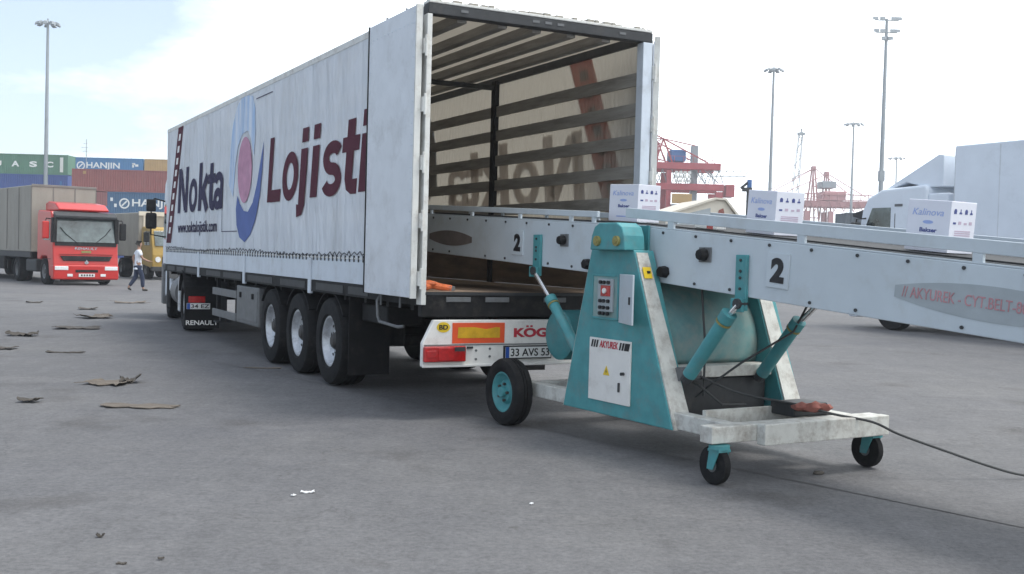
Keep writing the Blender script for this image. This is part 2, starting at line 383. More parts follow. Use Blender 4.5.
def decal(poly, O, U, V, m, parent, name, depth=0.002):
    O, U, V = Vector(O), Vector(U).normalized(), Vector(V).normalized(); N = U.cross(V)
    n = len(poly); P = [O + U * u + V * v + N * depth for u, v in poly] + [O + U * u + V * v for u, v in poly]
    F = [tuple(range(n))] + [(i, n + i, n + (i + 1) % n, (i + 1) % n) for i in range(n)]
    return MB().add(P, F).build(name, m, parent, keep_normals=False)
def ell(cx, cy, rx, ry, n=28, rot=0):
    out = []
    for i in range(n):
        t = 2 * math.pi * i / n; x, y = rx * math.cos(t), ry * math.sin(t)
        out.append((cx + x * math.cos(rot) - y * math.sin(rot), cy + x * math.sin(rot) + y * math.cos(rot)))
    return out
def rect(x0, y0, x1, y1): return [(x0, y0), (x1, y0), (x1, y1), (x0, y1)]

def wheel(parent, c, Rr, w, rim_r, rimm, out=-1, name='wheel', dish=0.09, bolts=10, n=40):
    """tyre mesh + rim + hub; axle along local x, outer side towards out*x"""
    h = w / 2
    prof = [(-h * .82, rim_r), (-h, rim_r + .05 * Rr), (-h * 1.0, Rr * .84), (-h * .93, Rr * .95), (-h * .78, Rr * .985), (-h * .45, Rr),
            (-h * .43, Rr * .978), (-h * .37, Rr * .978), (-h * .35, Rr), (-h * .05, Rr), (-h * .03, Rr * .978), (h * .03, Rr * .978), (h * .05, Rr),
            (h * .35, Rr), (h * .37, Rr * .978), (h * .43, Rr * .978), (h * .45, Rr), (h * .78, Rr * .985), (h * .93, Rr * .95), (h, Rr * .84),
            (h, rim_r + .05 * Rr), (h * .82, rim_r)]
    t = MB().lathe(prof, c, 'x', n).build(name, M['rubber'], parent, smooth=True)
    o = out; e = h * .86 * o
    rp = [(e, rim_r * 1.02), (e, rim_r * .94), (e - o * .02, rim_r * .90), (e - o * dish * .7, rim_r * .82), (e - o * dish, rim_r * .62), (e - o * dish * .85, rim_r * .5),
          (e - o * dish * .7, rim_r * .34), (e - o * dish * .7, 0.001), (-e * .6, 0.001), (-e * .6, rim_r * 1.0)]
    rim = MB().lathe(rp, c, 'x', n).build('rim', rimm, t, smooth=True)
    hb = MB().lathe([(e - o * dish * .7, 0.001), (e - o * dish * .7, rim_r * .36), (e - o * dish * .45, rim_r * .30), (e - o * dish * .2, rim_r * .2), (e - o * dish * .18, .001)], c, 'x', 20).build('hub', M['hub_dark'], t, smooth=True)
    if bolts:
        b = MB()
        for i in range(bolts):
            a = 2 * math.pi * i / bolts
            p = Vector(c) + Vector((e - o * dish * .95, rim_r * .5 * math.cos(a), rim_r * .5 * math.sin(a)))
            b.cyl(p, p + Vector((o * .016, 0, 0)), rim_r * .045, n=6)
            a += math.pi / bolts
            p = Vector(c) + Vector((e - o * dish * .87, rim_r * .73 * math.cos(a), rim_r * .73 * math.sin(a)))
            b.cyl(p, p + Vector((o * .006, 0, 0)), rim_r * .08, n=8)
        b.build('wheel_nuts', M['hub_dark'], t)
    return t

# ------------------------------------------------------------------ setting: ground
def ground_mat():
    m = bpy.data.materials.new('worn concrete yard'); m.use_nodes = True
    n, l = m.node_tree.nodes, m.node_tree.links; b = n['Principled BSDF']
    b.inputs['Roughness'].default_value = 0.85; b.inputs['Specular IOR Level'].default_value = 0.3
    t = n.new('ShaderNodeTexCoord')
    def noise(scale, detail, rough=.6, loc=(0, 0, 0), sc=(1, 1, 1), rot=0):
        mp = n.new('ShaderNodeMapping'); mp.inputs['Location'].default_value = loc; mp.inputs['Scale'].default_value = sc
        mp.inputs['Rotation'].default_value = (0, 0, rot)
        l.new(t.outputs['Object'], mp.inputs['Vector'])
        x = n.new('ShaderNodeTexNoise'); x.inputs['Scale'].default_value = scale; x.inputs['Detail'].default_value = detail
        x.inputs['Roughness'].default_value = rough; l.new(mp.outputs[0], x.inputs['Vector']); return x
    def ramp(src, p0, c0, p1, c1):
        r = n.new('ShaderNodeValToRGB'); r.color_ramp.elements[0].position = p0; r.color_ramp.elements[1].position = p1
        r.color_ramp.elements[0].color = (*c0, 1); r.color_ramp.elements[1].color = (*c1, 1); l.new(src.outputs['Fac'], r.inputs['Fac']); return r
    def mul(a, bb, f=1.0):
        x = n.new('ShaderNodeMix'); x.data_type = 'RGBA'; x.blend_type = 'MULTIPLY'; x.inputs['Factor'].default_value = f
        l.new(a, x.inputs['A']); l.new(bb, x.inputs['B']); return x.outputs['Result']
    base = ramp(noise(.22, 5), .3, (0.126, 0.126, 0.134), .7, (0.166, 0.163, 0.162))
    mid = ramp(noise(1.1, 8, .65, (3, 1, 0)), .3, (.88, .88, .885), .7, (1.08, 1.075, 1.07))
    fine = ramp(noise(26, 6, .75), .28, (.66, .66, .66), .72, (1.30, 1.30, 1.30))
    mott = ramp(noise(7, 6, .7, (8, 2, 0)), .3, (.86, .86, .86), .7, (1.13, 1.13, 1.12))
    drag = ramp(noise(1.0, 5, .6, (0, 0, 0), (6.0, .55, 1), R(28)), .35, (.955, .955, .955), .65, (1.03, 1.03, 1.03))
    spot = ramp(noise(.9, 3, .5, (11, 4, 0)), .60, (1, 1, 1), .74, (.74, .72, .70))
    oil = ramp(noise(3.2, 4, .6, (2, 14, 0)), .70, (1, 1, 1), .76, (.70, .68, .66))
    grit = ramp(noise(140, 2, .5, (1, 7, 0)), .70, (1, 1, 1), .80, (.62, .60, .58))
    grain = ramp(noise(210, 2, .5, (4, 2, 0)), .35, (.80, .80, .80), .65, (1.18, 1.18, 1.18))
    pale = ramp(noise(.55, 6, .7, (7, 9, 0), (1, 2.2, 1), R(-35)), .55, (1, 1, 1), .72, (1.18, 1.17, 1.15))
    # hairline cracks
    mpv = n.new('ShaderNodeMapping'); mpv.inputs['Scale'].default_value = (.22, .22, 1)
    wob = noise(.8, 5, .65, (5, 5, 0)); add = n.new('ShaderNodeVectorMath'); add.operation = 'MULTIPLY_ADD'
    l.new(wob.outputs['Color'], add.inputs[0]); add.inputs[1].default_value = (2.4, 2.4, 0); l.new(t.outputs['Object'], add.inputs[2])
    l.new(add.outputs[0], mpv.inputs['Vector'])
    vo = n.new('ShaderNodeTexVoronoi'); vo.feature = 'DISTANCE_TO_EDGE'; vo.inputs['Scale'].default_value = 1.0; l.new(mpv.outputs[0], vo.inputs['Vector'])
    cr = n.new('ShaderNodeValToRGB'); cr.color_ramp.elements[0].position = 0.0; cr.color_ramp.elements[0].color = (.82, .81, .80, 1)
    cr.color_ramp.elements[1].position = .0035; cr.color_ramp.elements[1].color = (1, 1, 1, 1); l.new(vo.outputs['Distance'], cr.inputs['Fac'])
    c = base.outputs[0]
    for x in (mid, fine, mott, drag, spot, oil, grit, grain, pale, cr): c = mul(c, x.outputs[0])
    l.new(c, b.inputs['Base Color'])
    bp = n.new('ShaderNodeBump'); bp.inputs['Strength'].default_value = .35; bp.inputs['Distance'].default_value = .01
    l.new(noise(60, 5, .7).outputs['Fac'], bp.inputs['Height']); l.new(bp.outputs[0], b.inputs['Normal'])
    return m
g = MB().add([(-700, -250, 0), (700, -250, 0), (700, 900, 0), (-700, 900, 0)], [(0, 1, 2, 3)]).build('ground', ground_mat())
tag(g, kind='structure')
# sealed joints between the concrete slabs
M['joint'] = mat('slab joint filler', (0.125, 0.122, 0.12), 0.9, var=0.3, scale=5)
jb = MB()
jp, jd = Vector((1.7034, 8.4741, 0)), Vector((1.4781, -1.7215, 0)).normalized(); jn = Vector((-jd.y, jd.x, 0))
for k, (a0, a1) in ((0, (-9, 14)),):
    q = jp + jn * k
    N = 40
    for i in range(N):
        s0, s1 = a0 + (a1 - a0) * i / N, a0 + (a1 - a0) * (i + 1) / N
        w = .012
        jb.add([q + jd * s0 - jn * w + Vector((0, 0, .004)), q + jd * s1 - jn * w + Vector((0, 0, .004)), q + jd * s1 + jn * w + Vector((0, 0, .004)), q + jd * s0 + jn * w + Vector((0, 0, .004))], [(0, 1, 2, 3)])
jb = jb.build('ground_joint', M['joint']); tag(jb, kind='structure')

# haze over the whole yard
hm = bpy.data.materials.new('sea haze'); hm.use_nodes = True
hn, hl = hm.node_tree.nodes, hm.node_tree.links; hn.clear()
ho = hn.new('ShaderNodeOutputMaterial'); hv = hn.new('ShaderNodeVolumePrincipled')
hv.inputs['Color'].default_value = (0.93, 0.96, 1.0, 1); hv.inputs['Density'].default_value = 0.0009
hv.inputs['Anisotropy'].default_value = 0.65
hl.new(hv.outputs[0], ho.inputs['Volume'])
hz = MB().box((-705, -255, -1), (705, 905, 36)).build('haze', hm); tag(hz, kind='stuff')

# ------------------------------------------------------------------ curtain-sided semi-trailer
TX, TY, TYAW = 0.265, 11.0445, 0.47812
tr = thing('curtain_trailer', 'long white curtain-sided semi-trailer with open rear doors and dark company lettering', 'trailer', (TX, TY, 0), TYAW)
L, FL, TOP = 13.6, 1.23, 3.96
# curtains: wrinkled sheets, one per side
def curtain(side):
    ny, nzn = 150, 34; mb = MB(); vs = []; fs = []
    rr = random.Random(3 + side)
    ph = [rr.uniform(0, 6.28) for _ in range(8)]
    for j in range(nzn + 1):
        z = 1.50 + (3.93 - 1.50) * j / nzn
        for i in range(ny + 1):
            y = .02 + (L - .04) * i / ny
            d = .5 + .22 * math.sin(y * 2.1 + ph[0] + .3 * z) + .16 * math.sin(y * 5.3 + ph[1] + .5 * math.sin(z * 1.3)) + .12 * math.sin(y * 11.7 + ph[2] + z * .8)
            d += .2 * math.sin(z * 2.0 + y * .35 + ph[3])
            env = math.sin(math.pi * min(1, max(0, (z - 1.5) / 2.43))) ** .5
            x = 1.272 - .009 * max(0, min(1, d)) * env
            vs.append((side * x, y, z))
    W = ny + 1
    for j in range(nzn):
        for i in range(ny):
            q = (j * W + i, j * W + i + 1, (j + 1) * W + i + 1, (j + 1) * W + i)
            fs.append(q if side > 0 else q[::-1])
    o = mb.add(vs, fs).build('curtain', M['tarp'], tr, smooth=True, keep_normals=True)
    return o
cur_l = curtain(-1); cur_r = curtain(1)
# printing on the curtains
I_DOTS = (3.84, 3.30)
def side_print(side, parent):
    X = side * 1.2745
    if side < 0:
        fy = lambda y: y; U = (0, -1, 0)
    else:
        fy = lambda y: L - y; U = (0, 1, 0)
    V = (0, 0, 1); O0 = (X, fy(0), 0)
    # u coordinate along U measured from point y=0 (left side): u = -y
    P = lambda y, z: (-y, z)
    sheer = side > 0; NV = M['navy_sheer'] if sheer else M['navy_print']; MR = M['maroon_sheer'] if sheer else M['maroon_print']
    stroke_word([('N', -12.36, -11.40), ('o', -11.30, -10.55), ('k', -10.45, -9.62), ('t', -9.68, -9.12), ('a', -9.20, -8.46)], 2.235, .85, (X, fy(0), 0), U, V, NV, parent, shear=.13)
    stroke_word([('L', -5.70, -5.02), ('o', -4.97, -4.22), ('j', -4.24, -3.86), ('i', -3.66, -3.37), ('s', -3.22, -2.46), ('t', -2.50, -1.92), ('i', -1.86, -1.58), ('k', -1.45, -.65)], 2.245, .89, (X, fy(0), 0), U, V, MR, parent, shear=.16)
    lettering('www.noktalojistik.com', (X, fy(12.30), 1.86), U, V, 3.42, .20, M['navy_print'], parent, bold=.012)
    dec = lambda poly, m, nm, d=.002: decal([P(y, z) for y, z in poly], O0, U, V, m, parent, nm, d)
    dec([(12.40, 3.90), (11.90, 3.90), (13.02, 1.66), (13.52, 1.66)], MR, 'stripe')
    sp = []
    for k in range(9):
        f0 = .06 + k * .1; f1 = f0 + .055
        q = lambda f, s: (12.40 + 1.12 * f - s, 3.90 - 2.24 * f)
        sp = [q(f0, .16), q(f0, .34), q(f1, .34), q(f1, .16)]
        dec(sp, M['white_print'], 'stripe_mark', .004)
    # emblem: pale arch above, pink oval, dark crescent below
    arch = [(8.05, 2.6), (7.98, 3.15), (7.83, 3.52), (7.6, 3.78), (7.3, 3.89), (6.95, 3.895), (6.6, 3.85), (6.45, 3.65), (6.42, 3.3), (6.48, 2.95), (6.62, 3.18), (6.85, 3.36), (7.2, 3.34), (7.48, 3.16), (7.62, 2.9), (7.75, 2.4)]
    dec(arch, M['sky_print'], 'emblem_arch')
    dec(ell(7.02, 2.78, .43, .50), M['pink_print'], 'emblem_oval', .004)
    cres = [(5.93, 3.12), (5.98, 2.75), (6.10, 2.35), (6.32, 2.02), (6.60, 1.80), (6.95, 1.685), (7.28, 1.76), (7.48, 1.95), (7.54, 2.2), (7.46, 2.40), (7.30, 2.28),
            (7.05, 2.16), (6.78, 2.14), (6.50, 2.27), (6.28, 2.52), (6.12, 2.80)]
    dec(cres, M['blue_print'], 'emblem_crescent')
    fr = M['navy_print']
    dec(rect(6.4, 3.775, 5.5, 3.787), fr, 'emblem_line'); dec(rect(8.52, 1.85, 7.45, 1.862), fr, 'emblem_line')
    dec(rect(8.52, 1.85, 8.508, 2.75), fr, 'emblem_line')
side_print(-1, cur_l)
side_print(1, cur_r)
# lower side boards, buckles and the lacing cord
for s in (-1, 1):
    b = MB()
    for (a0, a1) in ((.05, 3.50), (3.62, 6.86), (6.98, 10.2), (10.32, 13.58)):
        b.box((s * 1.262 - .012, a0, 1.232), (s * 1.262 + .012, a1, 1.50))
    b.build('side_board', M['board_alu'], tr, bevel=.004)
    b = MB(); pts = []
    yy = .1; k = 0
    while yy < 13.5:
        pts.append((s * 1.292, yy, 1.548 + (.028 if k % 2 else -.02) * rnd.uniform(.3, 1.2) + .018 * math.sin(yy * 1.1))); yy += rnd.uniform(.05, .12); k += 1
    b.tube(pts, .0055, 5).build('lacing_cord', M['dark_steel'], tr)
    if s < 0:
        bk = MB().box((s * 1.278 - .006, 0, 1.475), (s * 1.278 + .008, .022, 1.545)).build('buckle', M['dark_steel'], tr)
        for i in range(90):
            o = bk if i == 0 else bk.copy()
            if i: col.objects.link(o); o.parent = tr
            o.location = (0, .12 + i * .15, 0)
    b = MB().box((s * 1.276 - .004, .05, 1.505), (s * 1.276 + .004, 13.55, 1.520)).build('curtain_hem', M['white_print'], tr)
    for y in (3.56, 6.92, 10.26):
        MB().box((s * 1.272 - .022, y - .05, 1.06), (s * 1.272 + .022, y + .05, 1.50)).build('post_socket', M['board_alu'], tr, bevel=.006)
    # rave rail under the boards with slots
    MB().box((s * 1.245 - .03, .02, 1.09), (s * 1.245 + .03, 13.58, 1.228)).build('side_rail', M['black_steel'], tr)
    for (a0, a1) in ((1.45, 2.1), (2.28, 3.3), (3.76, 4.9), (5.3, 6.7), (7.1, 8.3), (8.5, 9.6), (10.4, 11.4), (11.6, 12.3), (12.5, 13.3)):
        MB().box((s * 1.279 - .004, a0, 1.115), (s * 1.279 + .004, a1, 1.20)).build('rail_plate', M['dark_steel'], tr)
    # upper cant rail
    cr_ = MB().box((s * 1.225 - .024, .0, 3.86), (s * 1.225 + .024, 13.6, 3.955)).build('cant_rail', M['dark_steel'], tr, bevel=.008)
    MB().box((s * 1.273 - .003, .11, 3.895), (s * 1.273 + .003, 13.58, 3.965)).build('rail_cover', M['white_frame'], cr_)
    # inner posts and slats
    for y in (3.5, 6.9, 10.2):
        MB().box((s * 1.19 - .035, y - .055, FL), (s * 1.19 + .035, y + .055, 3.90)).build('side_post', M['black_steel'], tr, bevel=.006)
    for z in (3.50, 3.18, 2.845, 2.52, 2.19, 1.90):
        for (a0, a1) in ((.12, 3.44), (3.56, 6.84), (6.96, 10.14), (10.26, 13.5)):
            MB().box((s * 1.195 - .014, a0, z - .075), (s * 1.195 + .014, a1, z + .062)).build('slat', M['slat'], tr)
    for (a0, a1) in ((.12, 3.44), (3.56, 6.84), (6.96, 10.14), (10.26, 13.5)):
        MB().box((s * 1.20 - .018, a0, FL + .005), (s * 1.20 + .018, a1, 1.80)).build('kick_board', M['kick_board'], tr)
# floor, headboard, roof
MB().box((-1.21, .03, 1.13), (1.21, 13.55, FL)).build('floor', M['floor_board'], tr)
MB().box((-1.26, 13.52, 1.10), (1.26, 13.60, 3.96)).build('front_wall', M['door_white'], tr, bevel=.01)
rb = MB(); vs = []; fs = []
for i in range(71):
    y = .05 + 13.5 * i / 70
    for j in range(9):
        x = -1.25 + 2.5 * j / 8
        z = 3.957 + .018 * math.sin(i * 2.1 + j) * math.sin(math.pi * j / 8) + .02 * math.sin(math.pi * j / 8)
        vs.append((x, y, z))
for i in range(70):
    for j in range(8):
        a = i * 9 + j; fs.append((a, a + 1, a + 10, a + 9))
rb.add(vs, fs).build('roof_sheet', M['roof_tarp'], tr, smooth=True, keep_normals=True)
for x in (-.87, -.43, -.045, .355, .78):
    MB().box((x - .052, .10, 3.835), (x + .052, 13.5, 3.925)).build('roof_rail', M['slat'], tr, bevel=.004)
for y in (3.5, 6.9, 10.2):
    MB().box((-1.22, y - .03, 3.78), (1.22, y + .03, 3.84)).build('roof_bow', M['dark_steel'], tr)
# rear frame
MB().box((-1.275, -.03, 3.862), (1.275, .10, 3.962)).build('rear_header', M['dark_steel'], tr, bevel=.008)
MB().box((-1.27, -.034, 3.964), (1.27, .12, 3.990)).build('header_cap', M['white_frame'], tr, bevel=.006)
b = MB()
for x0 in (-.94, -.16, -.02, .12, .86):
    b.box((x0, -.036, 3.905), (x0 + .075, -.028, 3.93))
b.build('marker_plates', M['grey_steel'], tr)
# frayed roof edge
fr = MB(); x = -1.26
while x < 1.24:
    w = rnd.uniform(.03, .10); h = rnd.uniform(.006, .032)
    fr.box((x, -.02 + rnd.uniform(0, .02), 3.985), (x + w, .07, 3.99 + h)); x += w + rnd.uniform(0, .04)
fr.build('frayed_tarp_edge', M['tarp_beige'], tr, bevel=.004)
for s in (-1, 1):
    MB().box((s * 1.262 - .022 if s < 0 else 1.16, -.03, 1.10), (s * 1.262 + .03 if s < 0 else 1.275, .09, 3.86)).build('rear_post', M['white_frame'] if s < 0 else M['board_alu'], tr, bevel=.006)
    # locking edge strip
    for z in (1.35, 1.9, 2.45, 3.0, 3.55):
        hb = MB().box((s * 1.300 - .022, -.05, z - .07), (s * 1.300 + .022, .02, z + .07))
        hb.cyl((s * 1.30, -.052, z - .10), (s * 1.30, -.052, z + .10), .014, n=8)
        hb.build('hinge', M['white_frame'], tr, bevel=.003)
    # the opened rear door: the left one folded flat along the side, the right one swung a little clear of it
    d = MB().box((-.024, .02, 1.165), (.024, 1.30, 3.935)).build('rear_door', M['door_white'], tr, bevel=.006)
    d.location = (s * 1.355, 0, 0); d.rotation_euler = (0, 0, 0 if s < 0 else -R(31))
    MB().box((-.03, 1.302, 1.16), (.028, 1.322, 3.94)).build('door_seal', M['black_steel'], d)
    MB().box((-.03, -.008, 1.16), (.03, .018, 3.94)).build('door_edge', M['white_frame'], d)
    rv = MB()
    for i in range(26):
        z = 1.25 + i * .105
        for y in (.07, 1.25): rv.cyl((s * .023, y, z), (s * .028, y, z), .0075, n=6)
    for i in range(11):
        y = .12 + i * .105
        for z in (1.22, 3.78): rv.cyl((s * .023, y, z), (s * .028, y, z), .0075, n=6)
    rv.build('rivets', M['board_alu'], d)
    for y in (.42, .95):
        MB().cyl((-s * .036, y, 1.05), (-s * .036, y, 3.98), .012, n=8).build('lock_rod', M['grey_steel'], d)
MB().tube([(-1.30, 1.02, 1.15), (-1.335, 1.02, 1.09), (-1.335, .99, .93), (-1.335, .93, .88), (-1.335, .42, .86), (-1.30, .36, .87)], .016).build('hold_bar', M['grey_steel'], tr, smooth=True)
# rear sill
MB().box((-1.27, -.02, .985), (1.27, .08, 1.225)).build('rear_sill', M['black_steel'], tr, bevel=.01)
for x in (-1.02, -.60, .05, .55):
    MB().box((x, -.030, 1.13), (x + .26, -.018, 1.178)).build('sill_plate', M['grey_steel'], tr, bevel=.003)
MB().box((-1.24, -.032, 1.196), (1.24, .02, 1.222)).build('sill_edge', M['dark_steel'], tr)
# chassis
for x in (-.52, .52):
    c = MB(); c.box((x - .07, .1, 1.10), (x + .07, 13.3, 1.125)); c.box((x - .012, .1, .86), (x + .012, 13.3, 1.10)); c.box((x - .07, .1, .835), (x + .07, 13.3, .86))
    c.build('chassis_beam', M['black_steel'], tr)
c = MB()
for i in range(20): c.box((-1.2, .35 + i * .68, 1.03), (1.2, .43 + i * .68, 1.09))
c.build('cross_members', M['black_steel'], tr)
AX = (2.84, 4.15, 5.46)
for y in AX:
    MB().cyl((-1.0, y, .52), (1.0, y, .52), .075, n=14).build('axle', M['black_steel'], tr, smooth=True)
    for s in (-1, 1):
        b = MB(); b.bar((s * .52, y + .5, .70), (s * .55, y, .47), .08, .09); b.cyl((s * .55, y - .32, .5), (s * .55, y - .32, .84), .13, n=14)
        b.build('air_spring', M['black_steel'], tr)
        wheel(tr, (s * 1.075, y, .522), .522, .385, .295, M['rim_silver'], out=s, dish=.10)
        # arched mudguard
        pr = [( .62 * math.cos(R(a)), .62 * math.sin(R(a))) for a in range(35, 146, 10)] + [(.60 * math.cos(R(a)), .60 * math.sin(R(a))) for a in range(145, 34, -10)]
        MB().prism([(y + p[0], .50 + p[1]) for p in pr], 'yz', s * 1.075 - .18, s * 1.075 + .18).build('mudguard', M['flap_rubber'], tr)
for s in (-1, 1):
    MB().box((s * 1.02 - .25, 2.07, .20), (s * 1.02 + .24, 2.085, 1.08)).build('mud_flap', M['flap_rubber'], tr)
    MB().box((s * .95 - .2, 1.2, .82), (s * .95 + .2, 2.0, 1.02)).build('spare_tray', M['black_steel'], tr, bevel=.02)
    # tool box and side guard
    x0, x1 = (-1.235, -.72) if s < 0 else (.72, 1.235)
    t = MB().box((x0, 6.20, .44), (x1, 7.56, 1.02)).build('tool_box', M['grey_steel'], tr, bevel=.02)
    MB().box((s * 1.237 - .006, 6.26, .50), (s * 1.237 + .006, 7.50, .96)).build('lid', M['grey_steel'], t, bevel=.006)
    for y in (6.5, 7.25):
        MB().box((s * 1.25 - .012, y - .04, .84), (s * 1.25 + .012, y + .04, .92)).build('latch', M['black_steel'], t)
    for z0, z1 in ((.44, .56), (.80, .92)):
        MB().box((s * 1.215 - .02, 7.60, z0), (s * 1.215 + .02, 9.30, z1)).build('side_guard', M['grey_steel'], tr, bevel=.008)
    for y in (7.8, 9.15): MB().box((s * 1.16 - .03, y - .03, .46), (s * 1.16 + .03, y + .03, 1.09)).build('guard_post', M['black_steel'], tr)
    lg = MB(); lg.box((s * .95 - .06, 9.7, .42), (s * .95 + .06, 9.85, 1.1)); lg.box((s * .95 - .045, 9.72, .30), (s * .95 + .045, 9.83, .44)); lg.box((s * .95 - .13, 9.66, .28), (s * .95 + .13, 9.89, .31))
    lg.build('landing_leg', M['dark_steel'], tr)
# rear bumper with its lights, plates and writing
bp = MB().prism([(-1.262, .51), (1.262, .51), (1.262, .735), (1.15, .958), (-1.15, .958), (-1.262, .735)], 'xz', -.045, .02).build('rear_bumper', M['bumper_white'], tr, bevel=.008)
MB().box((-1.268, -.07, .505), (1.268, -.0455, .528)).build('bumper_lip', M['bumper_white'], bp, bevel=.004)
MB().box((-1.25, -.052, .712), (1.25, -.0455, .722)).build('bumper_seam', M['grey_steel'], bp)
UX, VZ = (1, 0, 0), (0, 0, 1)
for s in (-1, 1):
    x0 = -1.262 if s < 0 else .82
    lm = MB().box((x0, -.10, .558), (x0 + .435, -.046, .708)).build('tail_lamp', M['lamp_red'], bp, bevel=.012)
    MB().box((x0 + .02, -.108, .60), (x0 + .12, -.0995, .67)).build('lamp_segment', M['lamp_red'], lm, bevel=.006)
    MB().box((x0 + .14, -.108, .572), (x0 + .29, -.0995, .695)).build('lamp_segment', M['lamp_red'], lm, bevel=.006)
    MB().box((x0 + .31, -.108, .66), (x0 + .42, -.0995, .70)).build('lamp_housing', M['dark_steel'], lm)
    px0 = -.957 if s < 0 else .395
    rp = MB().box((px0, -.052, .732), (px0 + .563, -.0455, .930)).build('reflector_plate', M['refl_orange'], bp)
    decal([(.055, .05), (.51, .05), (.51, .15), (.47, .155), (.36, .135), (.24, .155), (.06, .155)], (px0, -.0525, .732), UX, VZ, M['refl_yellow'], rp, 'reflector_centre')
    for (x, z) in ((s * .70, .575), (s * .70, .66), (s * .55, .60), (s * .55, .675)):
        MB().cyl((x, -.045, z), (x, -.054, z), .012, n=8).build('bolt', M['grey_steel'], bp)
    MB().box((s * .77 - .03, -.066, .68), (s * .77 + .03, -.046, .70)).build('lamp_bracket', M['dark_steel'], bp)
bd = decal(ell(0, 0, .07, .05), (-1.052, -.0455, .888), UX, VZ, M['yellow_sign'], bp, 'country_disc', .003)
lettering('BD', (-1.097, -.049, .866), UX, VZ, .092, .046, M['black_print'], bd, bold=.03)
lettering('KOGEL', (-.288, -.0455, .785), UX, VZ, .56, .090, M['red_print'], bp, bold=.045)
for x in (-.150, -.105): decal(rect(x, .884, x + .026, .902), (0, -.0455, 0), UX, VZ, M['red_print'], bp, 'letter_dot', .003)
npl = MB().box((-.405, -.075, .572), (.13, -.05, .702)).build('number_plate', M['black_print'], bp, bevel=.004)
MB().box((-.392, -.081, .584), (.118, -.0755, .690)).build('plate_face', M['plate_white'], npl)
MB().box((-.392, -.083, .584), (-.352, -.0815, .690)).build('plate_band', M['plate_blue'], npl)
lettering('33 AVS 53', (-.335, -.0815, .600), UX, VZ, .435, .074, M['black_print'], npl, bold=.012)
MB().box((-.9, .02, .52), (.9, .12, .62)).build('underrun_bar', M['black_steel'], tr)
for x in (-.55, .55): MB().box((x - .05, .03, .62), (x + .05, .13, .86)).build('bumper_arm', M['black_steel'], tr)
MB().box((-.2, .1, .62), (.2, .3, .95)).build('valve_box', M['black_steel'], tr, bevel=.02)
MB().tube([(-.75, .6, 1.0), (-.7, .5, .8), (-.5, .55, .7), (-.3, .9, .75), (-.2, 1.4, .9)], .02).build('air_hose', M['black_steel'], tr, smooth=True)

# orange bundle lying on the trailer floor by the rear post
ob = thing('strap_bundle', 'crumpled orange strap bundle on the trailer floor beside the rear door post', 'strap bundle')
ob.location = (0, 0, 0)
def tw(x, y, z): 
    c, s = math.cos(TYAW), math.sin(TYAW); return (TX + c * x - s * y, TY + s * x + c * y, z)
ob.location = tw(-1.06, .22, FL); ob.rotation_euler = (0, 0, TYAW)
MB().tube([(-.14, .02, .03), (-.08, -.03, .035), (.0, .02, .05), (.06, -.02, .04), (.14, .02, .03), (.20, -.01, .02)], .034, 8).build('coil', M['orange_plastic'], ob, smooth=True)
MB().tube([(-.10, .06, .07), (-.03, .02, .085), (.03, .05, .075), (.08, .03, .06), (.0, -.03, .07), (-.09, .0, .075)], .018, 7).build('strap_end', M['orange_plastic'], ob, smooth=True)
MB().box((.17, -.03, .0), (.23, .03, .045)).build('ratchet', M['grey_steel'], ob, bevel=.006)

